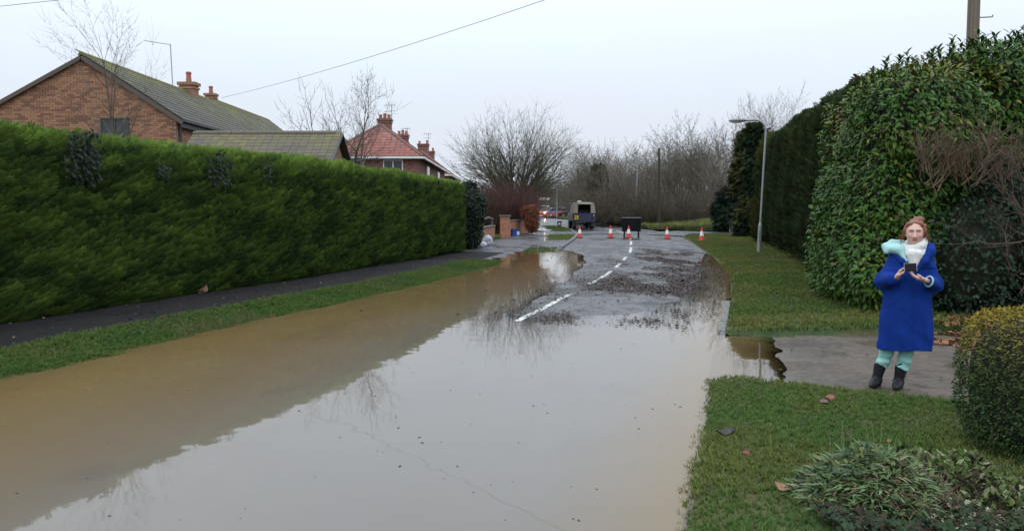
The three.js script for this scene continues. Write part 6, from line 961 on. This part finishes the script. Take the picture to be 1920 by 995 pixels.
  const coatF = (x, y, z) => {
    let m = smin(torso(x, y, z), Math.min(armL(x, y, z), armR(x, y, z)), 0.045);
    m += 0.008 * Math.sin(x * 26 + 3 * z + 9 * fbm(x * 2.5, y * 1.6, 1 + z, 2)) * sstep(1.0, 0.5, y) + 0.03 * (fbm(x * 8 + y * 1.5, y * 5, z * 8, 3) - 0.5) + 0.004 * Math.sin((y + 0.5 * Math.abs(x)) * 75 + x * 25) * sstep(0.2, 0.3, Math.abs(x - 0.03)) * sstep(0.95, 1.0, y);
    if (z > 0.05 && y < 1.17) m -= 0.02 * sstep(0.005, -0.007, x - 0.066 - 0.01 * (1 - y)) - 0.01;    // one front laps over the other
    m = Math.max(m, 0.388 + 0.006 * Math.sin(x * 14) - y);
    m = Math.max(m, -Math.max(Math.abs(x - 0.07) - 0.36 * Math.max(0, y - 1.14), 0.03 - z));             // open neck
    for (const [w, d] of [[[-0.115, 1.068, 0.205], [0.62, 0.25, 0.74]], [[0.2, 1.058, 0.195], [-0.75, 0.2, 0.63]]]) m = Math.max(m, -Math.max(Math.hypot(x - w[0], y - w[1], z - w[2]) - 0.046, -((x - w[0]) * d[0] + (y - w[1]) * d[1] + (z - w[2]) * d[2]) - 0.0));
    return m;
  };
  const woolN = tex(256, (u, v) => fbm(u * 40, v * 40, 3, 4, 40)), coatMat = new THREE.MeshPhysicalMaterial({ vertexColors: true, specularIntensity: 0.3, sheen: 0.7, sheenRoughness: 0.45, sheenColor: rgb(0.03, 0.1, 0.34), roughness: 0.95, bumpMap: rep(woolN, 5), bumpScale: 0.004 });
  const blue = (p) => { const n = fbm(p[0] * 14, p[1] * 14, p[2] * 14, 4), k = 0.8 + 0.4 * n; return [0.0065 * k, 0.033 * k, 0.21 * k]; };
  const coat = part(who, 'coat', meshSDF(coatF, [-0.42, 0.36, -0.24], [0.47, 1.38, 0.3], 0.0095, blue), coatMat);
  // hood lying on the shoulders: blue outside, mint lining turned out on one side
  const hoodF = (x, y, z) => smin(chain([[0.07, 1.13, 0.135], [0.15, 1.24, 0.115], [0.205, 1.325, 0.05], [0.2, 1.36, -0.04], [0.06, 1.39, -0.12], [-0.07, 1.35, -0.1]], [0.018, 0.03, 0.038, 0.042, 0.055, 0.04], 0.03)(x, y, z), chain([[0.055, 1.13, 0.135], [-0.02, 1.235, 0.118], [-0.1, 1.3, 0.06]], [0.016, 0.024, 0.026], 0.03)(x, y, z), 0.02) + 0.01 * (fbm(x * 12, y * 12, z * 12, 2) - 0.5);
  part(coat, 'hood', meshSDF(hoodF, [-0.2, 1.08, -0.22], [0.3, 1.48, 0.2], 0.008, blue), coatMat);
  const lining = (x, y, z) => { const rim = chain([[-0.03, 1.405, -0.03], [-0.12, 1.405, 0.0], [-0.18, 1.37, 0.04], [-0.165, 1.318, 0.075]], [0.026, 0.024, 0.024, 0.024], 0.03)(x, y, z), sheet = ell([-0.085, 1.345, 0.04], [0.105, 0.05, 0.085])(x, y, z), fall = cap([-0.06, 1.335, 0.085], [0.005, 1.24, 0.135], 0.032, 0.012)(x, y, z); return smin(smin(rim, sheet, 0.025), fall, 0.03); };
  part(coat, 'hood_lining', meshSDF(lining, [-0.26, 1.18, -0.1], [0.08, 1.46, 0.2], 0.007), mat(0.36, 0.6, 0.58, 0.95, { bumpMap: rep(woolN, 9), bumpScale: 0.004 }));
  part(coat, 'cuff_lining', join(new THREE.TorusGeometry(0.047, 0.009, 8, 20).applyQuaternion(new THREE.Quaternion().setFromUnitVectors(v3(0, 0, 1), v3(0.62, 0.25, 0.74).normalize())).translate(-0.108, 1.071, 0.213), new THREE.TorusGeometry(0.047, 0.008, 8, 20).applyQuaternion(new THREE.Quaternion().setFromUnitVectors(v3(0, 0, 1), v3(-0.75, 0.2, 0.63).normalize())).translate(0.193, 1.06, 0.202)), mat(0.3, 0.5, 0.52, 0.95));
  // the scarf: two thick loops and a tail tucked into the coat
  const scarfF = (x, y, z) => {
    const loop = (cy, rx, rz, tilt, r) => { const a = Math.atan2((z - 0.005) / rz, (x - 0.066) / rx), qx = 0.066 + rx * Math.cos(a), qz = 0.005 + rz * Math.sin(a), qy = cy + tilt * Math.cos(a) - 0.03 * Math.sin(a); return Math.hypot(x - qx, (y - qy) * 0.8, z - qz) - r; };
    let m = smin(loop(1.382, 0.08, 0.08, 0.028, 0.035), loop(1.332, 0.088, 0.086, -0.005, 0.037), 0.012);
    m = smin(m, cap([0.045, 1.3, 0.11], [0.066, 1.155, 0.125], 0.05, 0.022)(x, y, z), 0.02); m = smin(m, cap([0.1, 1.3, 0.11], [0.072, 1.17, 0.125], 0.045, 0.02)(x, y, z), 0.008);
    return m + 0.0012 * Math.sin((x * 0.6 + y) * 260 + 5 * fbm(x * 20, y * 20, z * 20, 2)) + 0.008 * (fbm(x * 30, y * 30, z * 30, 2) - 0.5);
  };
  part(who, 'scarf', meshSDF(scarfF, [-0.1, 1.1, -0.16], [0.24, 1.48, 0.2], 0.0065), mat(0.74, 0.73, 0.7, 0.95, { bumpMap: rep(woolN, 12), bumpScale: 0.004 }));
  // the phone she holds
  const ph = thing('phone', 'black phone held in both hands by the woman in blue', 'phone', v3(0, 0, 0)); const holder = new THREE.Object3D(); holder.position.set(0.035, 1.168, 0.315); holder.rotation.set(-0.3, 0.12, 0.1); who.updateMatrixWorld(true); who.add(holder); holder.updateMatrixWorld(true); holder.getWorldPosition(ph.position); holder.getWorldQuaternion(ph.quaternion); who.remove(holder);
  part(ph, 'case', new RoundedBoxGeometry(0.1, 0.075, 0.01, 3, 0.005), mat(0.01, 0.01, 0.012, 0.7, { specularIntensity: 0.3 })); part(ph, 'screen', box(0.092, 0.067, 0.002, 0, 0, -0.0055), mat(0.02, 0.022, 0.025, 0.08)); part(ph, 'frame', join(box(0.098, 0.003, 0.007, 0, 0.0375, 0), box(0.003, 0.07, 0.007, -0.05, 0, 0), box(0.003, 0.07, 0.007, 0.05, 0, 0)), mat(0.3, 0.3, 0.31, 0.4, { metalness: 0.5 }));
  who.scale.setScalar(0.98);
}

renderer.render(scene, camera);
